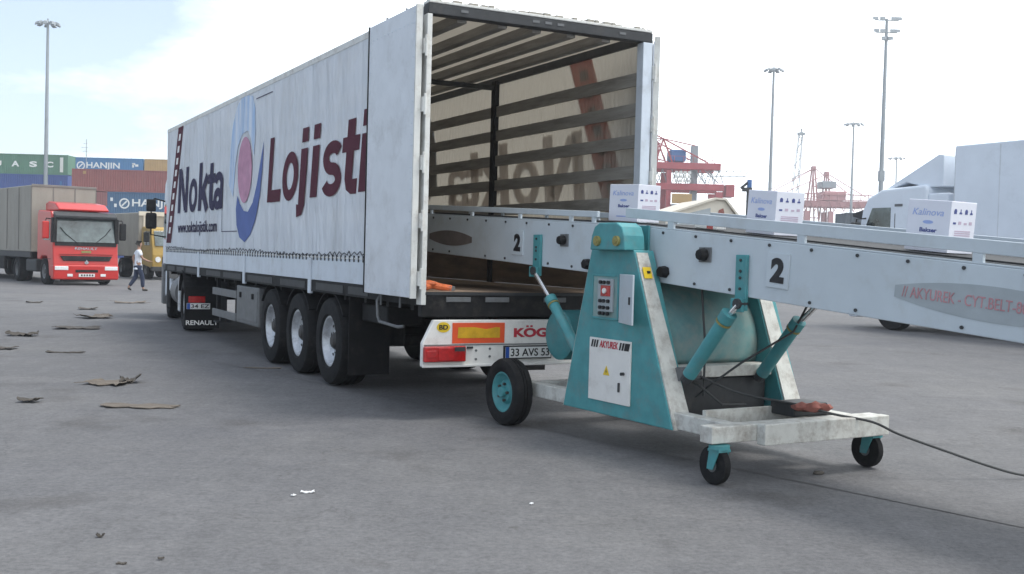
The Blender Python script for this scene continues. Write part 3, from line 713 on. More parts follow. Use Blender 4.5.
# ------------------------------------------------------------------ the tractor unit coupled to that trailer
kp = tw(0, 12.0, 0)
tu = thing('tractor_unit', 'tractor unit coupled under the white trailer, with black mirrors and lettered mud flaps', 'truck', kp, TYAW - R(5.5))
prof = [(2.75, .62), (4.75, .35), (4.90, .42), (4.92, 1.15), (4.86, 1.55), (4.62, 2.75), (4.45, 3.05), (2.95, 3.45), (2.75, 3.40)]
MB().prism(prof, 'yz', -1.22, 1.22).build('cab', M['truck_white'], tu, bevel=.05)
MB().prism([(4.868, 1.62), (4.905, 1.62), (4.67, 2.68), (4.63, 2.68)], 'yz', -1.1, 1.1).build('windscreen', M['glass'], tu)
for s in (-1, 1):
    MB().box((s * 1.222 - .01, 3.5, 1.75), (s * 1.222 + .01, 4.45, 2.55)).build('side_window', M['glass'], tu, bevel=.01)
    st = MB().box((s * 1.22 - .05, 2.85, .25), (s * 1.22 + .03, 3.0, 1.2)).build('side_skirt', M['dark_steel'], tu, bevel=.02)
    MB().prism([(2.5, .9), (2.7, 1.15), (4.1, 1.15), (4.15, .9), (4.05, .9), (3.95, 1.06), (2.85, 1.06), (2.65, .9)], 'yz', s * 1.05 - .2, s * 1.05 + .2).build('front_fender', M['dark_steel'], tu)
    MB().box((s * 1.16 - .12, 3.98, .28), (s * 1.16 + .07, 4.35, 1.2)).build('cab_step', M['grey_steel'], tu, bevel=.03)
    ms = MB().tube([(s * 1.22, 4.45, 2.62), (s * 1.45, 4.5, 2.68), (s * 1.52, 4.5, 2.60), (s * 1.52, 4.5, 1.85), (s * 1.22, 4.45, 1.8)], .018).build('mirror_arm', M['black_steel'], tu)
    MB().box((s * 1.52 - .11, 4.42, 2.38), (s * 1.52 + .10, 4.52, 2.66)).build('mirror', M['black_steel'], ms, bevel=.03)
    MB().box((s * 1.52 - .12, 4.42, 1.98), (s * 1.52 + .12, 4.53, 2.35)).build('mirror', M['black_steel'], ms, bevel=.04)
    wheel(tu, (s * 1.05, 3.4, .51), .51, .32, .29, M['rim_silver'], out=s, dish=.06)
    wheel(tu, (s * .93, -.35, .51), .51, .60, .29, M['rim_silver'], out=s, dish=.16)
    pr = [(.63 * math.cos(R(a)), .63 * math.sin(R(a))) for a in range(20, 161, 10)] + [(.61 * math.cos(R(a)), .61 * math.sin(R(a))) for a in range(160, 19, -10)]
    MB().prism([(-.35 + p[0], .52 + p[1]) for p in pr], 'yz', s * .94 - .32, s * .94 + .32).build('rear_fender', M['flap_rubber'], tu)
    fl = MB().box((s * .94 - .31, -1.02, .08), (s * .94 + .31, -1.0, .86)).build('mud_flap', M['flap_rubber'], tu)
    lettering('RENAULT', (s * .94 - .29, -1.0205, .145), (1, 0, 0), (0, 0, 1), .58, .085, M['white_print'], fl, bold=.02)
    MB().box((s * .94 - .25, -1.045, .56), (s * .94 + .05, -1.0215, .68)).build('tail_lamp', M['lamp_red'], fl, bevel=.01)
    MB().cyl((s * .95, 1.0, .66), (s * .95, 2.2, .66), .31, n=22).build('fuel_tank', M['grey_steel'], tu, smooth=True)
    MB().box((s * 1.18 - .05, .55, .30), (s * 1.18 + .03, .72, 1.0)).build('exhaust_guard', M['rim_silver'], tu, bevel=.03)
np_ = MB().box((-1.22, -1.05, .44), (-.80, -1.0215, .55)).build('number_plate', M['plate_white'], tu, bevel=.004)
MB().box((-1.218, -1.054, .442), (-1.16, -1.0505, .548)).build('plate_band', M['plate_blue'], np_)
lettering('34 EZ', (-1.145, -1.0505, .46), (1, 0, 0), (0, 0, 1), .33, .07, M['black_print'], np_, bold=.015)
for x in (-.4, .4): MB().box((x - .05, -1.0, .72), (x + .05, 4.6, .98)).build('chassis_beam', M['black_steel'], tu)
MB().cyl((0, 0, 1.0), (0, 0, 1.08), .5, n=24).build('fifth_wheel', M['black_steel'], tu)
MB().box((-.95, .5, .55), (.95, 2.5, .75)).build('chassis_deck', M['black_steel'], tu)
MB().box((-1.15, 2.4, .62), (1.15, 4.6, .80)).build('cab_floor', M['black_steel'], tu)

#@@TRAILER_END
# ------------------------------------------------------------------ mobile belt conveyor
CC = Vector((.515, -.857, 0)).normalized(); CE = Vector((.857, .515, 0)).normalized()
T0, S0 = -7.0, 6.08
CORG = CC * T0 + CE * S0; CRZ = math.atan2(CC.y, CC.x)
def q(t, s, z): return (t - T0, s - S0, z)
def world_c(t, s, z): p = CC * t + CE * s; return Vector((p.x, p.y, z))
TB = -7.35
def ptop(t): return 1.868 - (.0425 if t < TB else .0772) * (t - TB)
def pbot(t): return 1.430 - (.0465 if t < TB else .0705) * (t - TB)
cv = thing('belt_conveyor', 'white and teal mobile belt conveyor on wheels reaching into the open trailer', 'conveyor', CORG, CRZ)
SN, SF = 5.62, 6.56          # near and far side panels
def slab(t0, t1, s0, s1, za, zb, mb=None):
    """za/zb: functions of t giving bottom and top"""
    mb = mb or MB()
    return mb.hexa([q(t0, s0, za(t0)), q(t1, s0, za(t1)), q(t1, s1, za(t1)), q(t0, s1, za(t0)), q(t0, s0, zb(t0)), q(t1, s0, zb(t1)), q(t1, s1, zb(t1)), q(t0, s1, zb(t0))])
TL, TRR = -12.2, -1.6
panels = []
for s in (SN, SF):
    for a, b in ((TL, TB - .01), (TB + .01, TRR)):
        p = slab(a, b, s, s + .035, pbot, ptop).build('side_panel', M['conv_white'], cv, bevel=.006); panels.append(p)
        # folded top flange, catching light
        slab(a, b, s + .004, s + .034, lambda t: ptop(t) + .002, lambda t: ptop(t) + .012).build('panel_flange', M['conv_white'], p)
pL, pR = panels[0], panels[1]
for a, b in ((TL + .05, TB), (TB, TRR - .05)):
    slab(a, b, 5.70, 6.50, lambda t: ptop(t) + .012, lambda t: ptop(t) + .030).build('belt', M['belt'], cv)
    slab(a, b, 5.66, 6.55, lambda t: pbot(t) + .03, lambda t: pbot(t) + .06).build('return_pan', M['dark_steel'], cv)
    slab(a, b, 5.66, 5.70, lambda t: ptop(t) - .06, lambda t: ptop(t) + .018).build('belt_edge', M['grey_steel'], cv)
for t in (TL + .05, TRR - .05):
    MB().cyl(q(t, 5.66, ptop(t) - .06), q(t, 6.55, ptop(t) - .06), .085, n=18).build('end_roller', M['dark_steel'], cv, smooth=True)
# guide rails along both edges
for s in (SN + .004, SF + .004):
    r1 = slab(TL + .1, -7.93, s, s + .028, lambda t: ptop(t) + .058, lambda t: ptop(t) + .112).build('guide_rail', M['conv_white'], cv, bevel=.004)
    r2 = slab(-7.52, TRR, s, s + .028, lambda t: ptop(t) + .068, lambda t: ptop(t) + .150).build('guide_rail', M['conv_white'], cv, bevel=.004)
    for t in (-12.0, -11.2, -10.24, -9.26, -8.36, -8.0):
        slab(t - .022, t + .022, s + .003, s + .025, lambda t: ptop(t) + .010, lambda t: ptop(t) + .060).build('rail_post', M['conv_white'], r1)
    for t in (-6.92, -5.5, -4.1, -2.7):
        slab(t - .035, t + .035, s + .003, s + .025, lambda t: ptop(t) + .010, lambda t: ptop(t) + .070).build('rail_post', M['conv_white'], r2)
# bolts along the panel
bolt0 = None
for t in [-11.1 + .40 * i for i in range(9)] + [-6.995 + .402 * i for i in range(13)]:
    zs = [ptop(t) - .030] + ([pbot(t) + .035] if abs((t * 10) % 3) < 1.2 else [])
    for z in zs:
        par = pL if t < TB else pR
        if bolt0 is None:
            bolt0 = MB().cyl((0, 0, 0), (0, -.010, 0), .0115, n=8).build('bolt', M['dark_steel'], par); o = bolt0
        else:
            o = bolt0.copy(); col.objects.link(o); o.parent = par
        o.location = q(t, SN - .001, z)
# stickers and numbers
UC, VC = (1, 0, 0), (0, 0, 1)
sl = -math.atan(.0772); UR = (math.cos(sl), 0, math.sin(sl)); VR = (-math.sin(sl), 0, math.cos(sl))
sl2 = -math.atan(.0425); UL = (math.cos(sl2), 0, math.sin(sl2)); VL = (-math.sin(sl2), 0, math.cos(sl2))
def lens_shape(hw, hh, n=14):
    pts = []
    for i in range(n + 1):
        u = -hw + 2 * hw * i / n; pts.append((u, -hh * (.35 + .65 * (1 - (u / hw) ** 2))))
    for i in range(n + 1):
        u = hw - 2 * hw * i / n; pts.append((u, hh * (.35 + .65 * (1 - (u / hw) ** 2))))
    return pts
decal(lens_shape(.50, .082), q(-10.70, SN - .0005, 1.768), UL, VL, M['oval_dark'], pL, 'maker_sticker')
ro = decal(lens_shape(.70, .105), q(-3.98, SN - .0005, 1.385), UR, VR, M['oval_grey'], pR, 'maker_sticker')
lettering('// AKYUREK - CYT.BELT-80', (Vector(q(-4.62, SN - .003, 1.425)) - Vector(VR) * .018), UR, VR, .86, .066, M['red_fade'], ro, bold=.0)
def number_plate_2(t, z, w, h, par, U, V):
    pl = decal([(-w / 2, -h / 2), (w / 2, -h / 2), (w / 2, h / 2), (-w / 2, h / 2)], q(t, SN - .0005, z), U, V, M['conv_white'], par, 'number_board', .012)
    lettering('2', Vector(q(t, SN - .013, z)) - Vector(U) * w * .30 - Vector(V) * h * .36, U, V, w * .62, h * .72, M['black_print'], pl, bold=.055)
number_plate_2(-9.255, 1.722, .20, .235, pL, UL, VL)
number_plate_2(-5.695, 1.538, .215, .245, pR, UR, VR)
# latch knobs on the panel
def knob(t, z, w, h, par):
    k = MB().box(q(t - w / 2, SN - .012, z - h / 2), q(t + w / 2, SN - .001, z + h / 2)).build('latch_plate', M['grey_steel'], par, bevel=.004)
    MB().cyl(q(t, SN - .012, z), q(t, SN - .075, z), w * .38, w * .30, n=8).build('latch_knob', M['black_steel'], k, bevel=.008)
knob(-8.43, 1.747, .13, .115, pL); knob(-6.475, 1.640, .14, .115, pR)
for (t, z) in ((-8.02, 1.535), (-6.95, 1.495)):
    MB().cyl(q(t, SN, z), q(t, SN - .07, z), .052, .045, n=6).build('bolt_head', M['black_steel'], pL if t < TB else pR, bevel=.006)
# hydraulic brackets and rams
def bracket(t, z0, z1, w, par):
    b = MB().box(q(t - w / 2, SN - .030, z0), q(t + w / 2, SN - .001, z1)).build('ram_bracket', M['teal'], par, bevel=.005)
    for z in (z0 + .16, z0 + .24, z1 - .04, z1 - .12):
        MB().cyl(q(t, SN - .030, z), q(t, SN - .040, z), .011, n=6).build('bolt', M['dark_steel'], b)
    MB().cyl(q(t + .02, SN + .0, z0 + .05), q(t + .02, SN - .085, z0 + .05), .040, n=10).build('pivot_pin', M['dark_steel'], b)
    MB().box(q(t - w * .55, SN - .065, z0 - .01), q(t + w * .5, SN - .031, z0 + .09)).build('clevis', M['teal'], b, bevel=.006)
bracket(-8.87, 1.405, 1.80, .125, cv); bracket(-6.05, 1.235, 1.645, .115, cv)
def ram(p, a, b, name='hydraulic_ram', rr=.055):
    """rod from p to a, barrel a to b"""
    bl = MB().cyl(q(*a), q(*b), rr, n=16).build(name, M['teal'], cv, smooth=True)
    A, B_, P_ = Vector(q(*a)), Vector(q(*b)), Vector(q(*p)); d = (B_ - A).normalized()
    MB().cyl(P_, A + d * .05, .022, n=12).build('ram_rod', M['chrome'], bl, smooth=True)
    MB().cyl(A - d * .015, A + d * .06, rr * 1.14, n=16).build('ram_collar', M['teal'], bl, smooth=True)
    MB().cyl(A + d * .07, A + d * .085, rr * 1.15, n=16).build('ram_band', M['brass'], bl, smooth=True)
    MB().cyl(B_ - d * .03, B_ + d * .06, rr * .9, n=12).build('ram_eye', M['dark_steel'], bl)
ram((-8.85, 5.565, 1.44), (-8.50, 5.53, 1.20), (-7.80, 5.49, .60), rr=.05)
ram((-6.03, 5.555, 1.275), (-6.12, 5.55, 1.20), (-6.52, 5.53, .71), rr=.054)
ram((-6.10, 6.46, 1.285), (-6.31, 6.46, 1.125), (-6.70, 6.46, .67), rr=.052)
ram((-8.85, 6.68, 1.44), (-8.50, 6.68, 1.20), (-7.80, 6.70, .60), rr=.05)
# the two A-shaped towers
def tower(s0, s1, near):
    poly = [(-8.057, .285), (-6.547, .285), (-7.092, 1.665), (-7.685, 1.665)]
    tw_ = MB().prism([(a - T0, b) for a, b in poly], 'xz', s0 - S0, s1 - S0).build('tower', M['teal'], cv, bevel=.008)
    # cream edge plates
    for (a, b) in (((-6.547, .285), (-7.092, 1.665)), ((-8.057, .285), (-7.685, 1.665))):
        sg = 1 if a[0] > -7.2 else -1
        MB().hexa([q(a[0] + sg * .002, s0 + .012, a[1]), q(a[0] + sg * .018, s0 + .012, a[1]), q(a[0] + sg * .018, s1 - .004, a[1]), q(a[0] + sg * .002, s1 - .004, a[1]),
                   q(b[0] + sg * .002, s0 + .012, b[1] - .02), q(b[0] + sg * .018, s0 + .012, b[1] - .02), q(b[0] + sg * .018, s0 + .125, b[1] - .02), q(b[0] + sg * .002, s0 + .125, b[1] - .02)]).build('tower_edge', M['cream_worn'], tw_)
    return tw_
tn = tower(5.40, 5.60, True); tf = tower(6.62, 6.82, False)
# pivot hoods
def hood(s0, s1, par, face):
    pts = [(-7.585, 1.660), (-7.10, 1.660), (-7.115, 1.78), (-7.15, 1.850), (-7.22, 1.885), (-7.46, 1.885), (-7.525, 1.855), (-7.565, 1.78)]
    h = MB().prism([(a - T0, b) for a, b in pts], 'xz', s0 - S0, s1 - S0).build('pivot_hood', M['teal'], par, bevel=.012, seg=3)
    for t in (-7.47, -7.20):
        k = MB().cyl(q(t, face, 1.735), q(t, face - .022, 1.735), .042, n=14).build('hood_bolt', M['brass'], h)
        MB().cyl(q(t, face - .022, 1.735), q(t, face - .028, 1.735), .020, n=6).build('bolt_centre', M['brass'], k)
hood(5.31, 5.52, tn, 5.31); hood(6.60, 6.9, tf, 6.60)
MB().cyl(q(-7.38, 5.45, 1.60), q(-7.38, 6.75, 1.60), .06, n=14).build('pivot_shaft', M['dark_steel'], cv)
for s in (5.600, 6.600):
    MB().box(q(-7.60, s, 1.50), q(-7.165, s + .018, 1.87)).build('pivot_plate', M['teal'], cv, bevel=.004)
# control cabinet: recessed box with open door
t0, t1, z0, z1 = -7.64, -7.275, 1.088, 1.452
fr_ = MB()
fr_.box(q(t0, 5.385, z1 - .012), q(t1, 5.399, z1 + .006)); fr_.box(q(t0, 5.385, z0 - .006), q(t1, 5.399, z0 + .012))
fr_.box(q(t0 - .006, 5.385, z0), q(t0 + .012, 5.399, z1)); fr_.box(q(t1 - .012, 5.385, z0), q(t1 + .006, 5.399, z1))
cabf = fr_.build('control_cabinet', M['teal'], tn, bevel=.003)
MB().box(q(t0 + .012, 5.391, z0 + .012), q(t1 - .012, 5.3985, z1 - .012)).build('cabinet_back', M['teal_dusty'], cabf)
MB().box(q(t0 + .10, 5.372, z0 + .06), q(t1 - .055, 5.3905, z1 - .03)).build('switch_panel', M['oval_grey'], cabf, bevel=.003)
def disc(t, z, r, m, nm): MB().cyl(q(t, 5.3715, z), q(t, 5.352, z), r, n=14).build(nm, m, cabf)
MB().box(q(t0 + .15, 5.366, z1 - .175), q(t1 - .085, 5.3718, z1 - .085)).build('red_panel', M['lamp_red'], cabf)
disc(-7.43, z1 - .13, .022, M['white_print'], 'button')
for (i, zz) in ((0, z1 - .06), (1, z1 - .215), (2, z1 - .27), (3, z1 - .32)):
    for tt in (-7.49, -7.44, -7.38): disc(tt, zz, .015, M['black_print'], 'button')
# open door hinged on the right, swung towards the viewer
cd = MB().hexa([q(t1 + .006, 5.395, z0 - .02), q(t1 + .022, 5.395, z0 - .02), q(t1 + .372, 5.270, z0 - .02), q(t1 + .366, 5.256, z0 - .02),
                q(t1 + .006, 5.395, z1 + .015), q(t1 + .022, 5.395, z1 + .015), q(t1 + .372, 5.270, z1 + .015), q(t1 + .366, 5.256, z1 + .015)]).build('cabinet_door', M['conv_white'], cabf, bevel=.006)
MB().box(q(t1 + .295, 5.270, z0 + .14), q(t1 + .315, 5.295, z0 + .20)).build('door_lock', M['dark_steel'], cabf)
# lower service door with the maker's stripes
ld = MB().box(q(-7.655, 5.384, .398), q(-7.078, 5.399, .922)).build('service_door', M['bumper_white'], tn, bevel=.004)
F = 5.3835
for i, t in enumerate((-7.63, -7.595, -7.56)):
    decal([(0, 0), (.022, 0), (.04, .062), (.018, .062)], q(t, F, .843), UC, VC, M['black_print'], ld, 'stripe')
for i, t in enumerate((-7.235, -7.20, -7.165, -7.135)):
    decal([(0, 0), (.020 + i * .004, 0), (.040 + i * .004, .062), (.018, .062)], q(t, F, .843), UC, VC, M['black_print'], ld, 'stripe')
lettering('AKYUREK', q(-7.505, F, .846), UC, VC, .255, .058, M['red_print'], ld, bold=.015, shear=.15)
wt = decal([(-.045, -.035), (.045, -.035), (0, .045)], q(-7.40, F, .655), UC, VC, M['yellow_sign'], ld, 'warning_triangle')
decal([(-.004, -.02), (.010, .0), (.002, .0), (.006, .022), (-.010, -.002), (-.001, -.002)], q(-7.40, F - .0022, .652), UC, VC, M['black_print'], wt, 'bolt_symbol', .001)
MB().cyl(q(-7.16, F, .655), q(-7.16, F - .03, .655), .014, n=10).build('door_lock', M['dark_steel'], ld)
MB().box(q(-7.222, F - .014, .50), q(-7.208, F, .575)).build('door_handle', M['dark_steel'], ld)
st = MB().hexa([q(-6.984, 5.43, 1.44), q(-6.978, 5.43, 1.44), q(-6.978, 5.51, 1.44), q(-6.984, 5.51, 1.44), q(-7.019, 5.43, 1.53), q(-7.013, 5.43, 1.53), q(-7.013, 5.51, 1.53), q(-7.019, 5.51, 1.53)]).build('warning_sticker', M['yellow_sign'], tn)
MB().box(q(-7.012, 5.465, 1.48), q(-6.990, 5.495, 1.50)).build('sticker_mark', M['black_print'], st)
# lower frame: side beams, cross beams, counterweight pan
for s in (5.44, 6.66):
    MB().box(q(-8.98, s - .0, .292), q(-6.02, s + .12, .418)).build('frame_beam', M['cream_worn'], cv, bevel=.008)
MB().box(q(-5.995, 5.20, .300), q(-5.864, 6.95, .422)).build('cross_beam', M['cream_worn'], cv, bevel=.008)
MB().box(q(-5.860, 5.62, .275), q(-5.775, 6.93, .430)).build('front_beam', M['cream_worn'], cv, bevel=.008)
MB().box(q(-6.40, 5.57, .30), q(-6.36, 6.65, .455)).build('cross_plate', M['cream_worn'], cv, bevel=.004)
MB().box(q(-6.90, 5.61, .655), q(-6.74, 6.61, .75)).build('cross_beam', M['cream_worn'], cv, bevel=.006)
MB().box(q(-6.95, 5.62, .30), q(-6.80, 6.60, .64)).build('counterweight', M['dark_steel'], cv, bevel=.01)
MB().box(q(-6.38, 6.25, .40), q(-6.12, 6.62, .50)).build('battery_box', M['dark_steel'], cv, bevel=.012)
MB().box(q(-8.75, 5.57, .30), q(-8.60, 6.65, .42)).build('cross_beam', M['cream_worn'], cv, bevel=.008)
# curved guard sheet between the towers, and the tension drum
gs = MB(); vs = []; fs = []
for i in range(15):
    a = i / 14.0
    t = -7.20 + .29 * math.sin(a * 2.0) ; z = 1.43 - .69 * a
    for s in (5.63, 6.60): vs.append(q(t, s, z))
for i in range(14): fs.append((2 * i, 2 * i + 1, 2 * i + 3, 2 * i + 2))
o = gs.add(vs, fs).build('guard_sheet', M['teal_dusty'], cv, smooth=True)
md = o.modifiers.new('thick', 'SOLIDIFY'); md.thickness = .012
for s in (5.72, 6.0, 6.45):
    pass
MB().tube([q(-6.66, 5.75, 1.40), q(-6.63, 5.75, 1.15), q(-6.60, 5.75, .95), q(-6.61, 5.76, .75), q(-6.66, 5.8, .52)], .009).build('hydraulic_hose', M['cable'], cv, smooth=True)
MB().tube([q(-6.22, 6.5, 1.32), q(-6.30, 6.4, 1.05), q(-6.45, 6.0, .80), q(-6.62, 5.85, .62), q(-6.75, 5.8, .50)], .009).build('hydraulic_hose', M['cable'], cv, smooth=True)
MB().tube([q(-6.80, 5.72, .66), q(-6.62, 5.74, .60), q(-6.55, 5.9, .46), q(-6.60, 6.2, .44)], .010).build('hydraulic_hose', M['cable'], cv, smooth=True)
MB().cyl(q(-6.68, 5.55, .70), q(-6.68, 5.75, .70), .055, n=14).build('ram_pivot', M['grey_steel'], cv)
MB().lathe([(-.02, .001), (-.02, .20), (0, .235), (.62, .235), (.64, .20), (.64, .001)], q(-8.60, 5.70, .86), 'y', 32).build('tension_drum', M['teal'], cv, smooth=True)
MB().bar(q(-8.62, 6.0, .40), q(-8.60, 6.0, .86), .10, .10).build('drum_stand', M['teal'], cv)
# main wheels
def rwheel(parent, t, s, z, Rr, w, rim_r, rimm, out):
    # a wheel with its axle along the conveyor's cross direction (local y)
    h = w / 2; c = q(t, s, z)
    prof = [(-h * .8, rim_r), (-h, rim_r + .1 * Rr), (-h, Rr * .82), (-h * .85, Rr * .95), (-h * .6, Rr * .995), (-h * .22, Rr), (-h * .2, Rr * .965), (-h * .12, Rr * .965), (-h * .1, Rr), (h * .1, Rr), (h * .12, Rr * .965), (h * .2, Rr * .965), (h * .22, Rr), (h * .6, Rr * .995), (h * .85, Rr * .95), (h, Rr * .82), (h, rim_r + .1 * Rr), (h * .8, rim_r)]
    t_ = MB().lathe(prof, c, 'y', 36).build('wheel', M['rubber'], parent, smooth=True)
    e = out * h * .75
    rp = [(e, rim_r * 1.02), (e, rim_r * .92), (e - out * .03, rim_r * .82), (e - out * .05, rim_r * .62), (e - out * .02, rim_r * .5), (e - out * .02, rim_r * .28), (e + out * .02, rim_r * .25), (e + out * .02, .001), (-e * .5, .001), (-e * .5, rim_r)]
    rm = MB().lathe(rp, c, 'y', 32).build('rim', rimm, t_, smooth=True)
    for i in range(5):
        a = 2 * math.pi * i / 5; p = Vector(c) + Vector((rim_r * .42 * math.cos(a), e - out * .02, rim_r * .42 * math.sin(a)))
        MB().cyl(p, p + Vector((0, out * .025, 0)), rim_r * .07, n=6).build('wheel_nut', M['hub_dark'], rm if False else t_)
rwheel(cv, -8.83, 5.30, .315, .315, .19, .19, M['teal'], -1)
rwheel(cv, -8.83, 6.92, .315, .315, .19, .19, M['teal'], 1)
MB().cyl(q(-8.83, 5.35, .315), q(-8.83, 6.88, .315), .04, n=12).build('axle', M['dark_steel'], cv)
# swivel casters
def caster(t, s):
    cs = MB().cyl(q(t, s, .292), q(t, s, .262), .075, n=16).build('caster', M['teal'], cv)
    MB().box(q(t - .06, s - .055, .245), q(t + .06, s + .055, .263)).build('swivel_plate', M['teal'], cs)
    for d in (-.048, .048):
        MB().prism([(t - T0 - .05, .246), (t - T0 + .05, .246), (t - T0 - .01, .115), (t - T0 - .07, .115)], 'xz', s - S0 + d - .004, s - S0 + d + .004).build('caster_fork', M['teal'], cs)
    w = MB().lathe([(-.032, .05), (-.036, .10), (-.026, .138), (0, .142), (.026, .138), (.036, .10), (.032, .05)], q(t - .04, s, .142), 'y', 28).build('caster_wheel', M['rubber'], cs, smooth=True)
    MB().lathe([(-.038, .001), (-.038, .03), (-.028, .06), (-.028, .092), (.028, .092), (.028, .06), (.038, .03), (.038, .001)], q(t - .04, s, .142), 'y', 22).build('caster_rim', M['grey_steel'], cs, smooth=True)
caster(-5.88, 5.285); caster(-5.90, 6.88)

# cartons riding on the belt
def carton(t, s, ln, wd, ht, label, yaw=0.0, h2=None):
    base = ptop(t) + .030
    pitch = math.atan(.0425 if t < TB else .0772)
    c = thing('carton', label, 'carton', world_c(t, s, base + .004), CRZ + yaw, 'cartons riding on the conveyor belt')
    c.rotation_euler = (0, pitch, CRZ + yaw)
    bx = MB().box((-ln / 2, -wd / 2, 0), (ln / 2, wd / 2, ht)).build('box', M['carton'], c, bevel=.004)
    MB().box((-ln / 2 + .005, -.02, ht), (ln / 2 - .005, .02, ht + .002)).build('tape', M['carton_pink'], c)
    nf = -wd / 2 - .0005
    lettering('Kalinova', (-ln * .38, nf, ht * .70), (1, 0, 0), (0, 0, 1), ln * .72, ht * .13, M['carton_blue'], bx, bold=-.0, shear=.25, name='print', depth=.001)
    decal(ell(0, ht * .57, ln * .12, ht * .035), (0, nf, 0), (1, 0, 0), (0, 0, 1), M['carton_blue'], bx, 'print_mark', .001)
    lettering('Bakser', (-ln * .18, nf, ht * .375), (1, 0, 0), (0, 0, 1), ln * .40, ht * .085, M['carton_navy'], bx, bold=.03, name='print', depth=.001)
    decal([(-ln * .22, ht * .12), (ln * .22, ht * .12), (ln * .22, ht * .15), (-ln * .22, ht * .15)], (0, nf, 0), (1, 0, 0), (0, 0, 1), M['carton_blue'], bx, 'print_mark', .001)
    rx = ln / 2 + .0005; U = (0, 1, 0); V = (0, 0, 1); O = (rx, 0, 0)
    for k, u in enumerate((-.33, -.12, .10, .30)):
        u *= wd
        decal([(u - .014, ht * .76), (u + .014, ht * .76), (u + .014, ht * .79), (u + .004, ht * .80), (u + .004, ht * .855), (u - .004, ht * .855), (u - .004, ht * .80), (u - .014, ht * .79)], O, U, V, M['carton_navy'], bx, 'handling_mark', .001)
        if k % 2 == 0: decal(ell(u, ht * .81, .015, .016, 10), O, U, V, M['carton_navy'], bx, 'handling_mark', .0012)
        decal(rect(u - .015, ht * .56, u + .015, ht * (.60 + .02 * (k % 2))), O, U, V, M['carton_pink'] if k else M['carton_navy'], bx, 'handling_mark', .001)
    for z in (.30, .34, .38, .42): decal(rect(-wd * .30, ht * z, wd * .32, ht * (z + .022)), O, U, V, M['carton_pink'], bx, 'print_line', .001)
    return c
carton(-7.83, 5.945, .40, .25, .325, 'white printed carton on the belt just above the teal tower, farthest along', R(2))
carton(-6.115, 5.965, .32, .27, .325, 'white printed carton on the belt midway along, between the tower and the white truck', R(-3))
carton(-4.64, 5.965, .31, .27, .325, 'white printed carton on the belt standing in front of the white truck cab', R(4))
sc_ = MB().box((-.13, -.05, 0), (.13, .05, .035)).build('packet', M['white_print'], None, bevel=.008)
tag(sc_, 'small white and red packet lying on the belt between two cartons', 'packet')
sc_.location = world_c(-6.62, 5.78, ptop(-6.62) + .032); sc_.rotation_euler = (0, math.atan(.0772), CRZ)
MB().box((.02, -.053, .003), (.09, .053, .037)).build('red_band', M['lamp_red'], sc_)

# ------------------------------------------------------------------ power cable from the conveyor
pts = [world_c(-6.70, 5.66, .74), world_c(-6.60, 5.78, .66), world_c(-6.42, 5.98, .56), world_c(-6.12, 6.28, .50), world_c(-5.90, 6.44, .448)]
E0 = pts[-1]
gp = [(2.76, 8.30, .405), (2.937, 8.2, .330), (3.316, 8.2, .205), (3.642, 8.25, .100), (3.926, 8.3, .030), (4.3, 8.35, .012), (5.2, 8.4, .012), (6.4, 8.0, .014), (8.0, 8.6, .014)]
pts = pts + [Vector(p) for p in gp]
def smooth_pts(P, k=5):
    out = []
    for i in range(len(P) - 1):
        p0, p1, p2, p3 = P[max(i - 1, 0)], P[i], P[i + 1], P[min(i + 2, len(P) - 1)]
        for j in range(k):
            t = j / k
            out.append(.5 * ((2 * p1) + (p2 - p0) * t + (2 * p0 - 5 * p1 + 4 * p2 - p3) * t * t + (3 * p1 - p0 - 3 * p2 + p3) * t ** 3))
    out.append(P[-1]); return out
cb = MB().tube(smooth_pts(pts), .0095, 8).build('power_cable', M['cable'], None, smooth=True)
tag(cb, 'black power cable trailing off the conveyor frame onto the yard', 'cable')
# rag tied on the cable
rg = MB()
base = world_c(-6.02, 6.34, .49)
vs = []; fs = []
for i in range(9):
    for j in range(7):
        a = 2 * math.pi * j / 7; r = .034 * (1.0 + .35 * math.sin(i * 1.9 + j * 2.3)) * (0.6 + .5 * math.sin(math.pi * i / 8))
        p = base + (CE * .7 + CC * .3).normalized() * (-.15 + .30 * i / 8) + Vector((0, 0, 1)) * (r * math.sin(a)) + CC * (r * math.cos(a) * 1.3)
        vs.append(tuple(p))
for i in range(8):
    for j in range(7): fs.append((i * 7 + j, i * 7 + (j + 1) % 7, (i + 1) * 7 + (j + 1) % 7, (i + 1) * 7 + j))
fs += [tuple(range(7)), tuple(8 * 7 + j for j in range(7))]
rg = rg.add(vs, fs).build('rag', M['cloth_red'], None, smooth=True); tag(rg, 'brown red rag wrapped round the cable on the conveyor front beam', 'rag')

#@@CONVEYOR_END
# ------------------------------------------------------------------ red lorry at the left
def rz_of(h): return math.atan2(h[1], h[0]) - math.pi / 2
RH = Vector((.63, -.77, 0)).normalized(); RRZ = rz_of(RH)
rt = thing('red_lorry', 'red lorry cab facing the yard, beige box trailer behind it', 'lorry', (-16.3, 42.0, 0), RRZ)
prof = [(0.0, .34), (.02, .80), (-.02, 1.05), (-.07, 1.60), (-.28, 2.62), (-.40, 2.80), (-1.95, 2.86), (-2.05, 2.70), (-2.05, .95), (-1.6, .95), (-1.45, 1.08), (-.85, 1.08), (-.62, .85), (-.5, .34)]
MB().prism(prof, 'yz', -1.22, 1.22).build('cab', M['truck_red'], rt, bevel=.05, seg=3)
MB().prism([(-.06, 1.64), (-.02, 1.64), (-.225, 2.53), (-.265, 2.53)], 'yz', -1.10, 1.10).build('windscreen', M['glass_light'], rt, bevel=.01)
MB().prism([(-.05, 1.50), (-.02, 1.50), (-.045, 1.66), (-.09, 1.66)], 'yz', -1.15, 1.15).build('wiper_panel', M['black_steel'], rt)
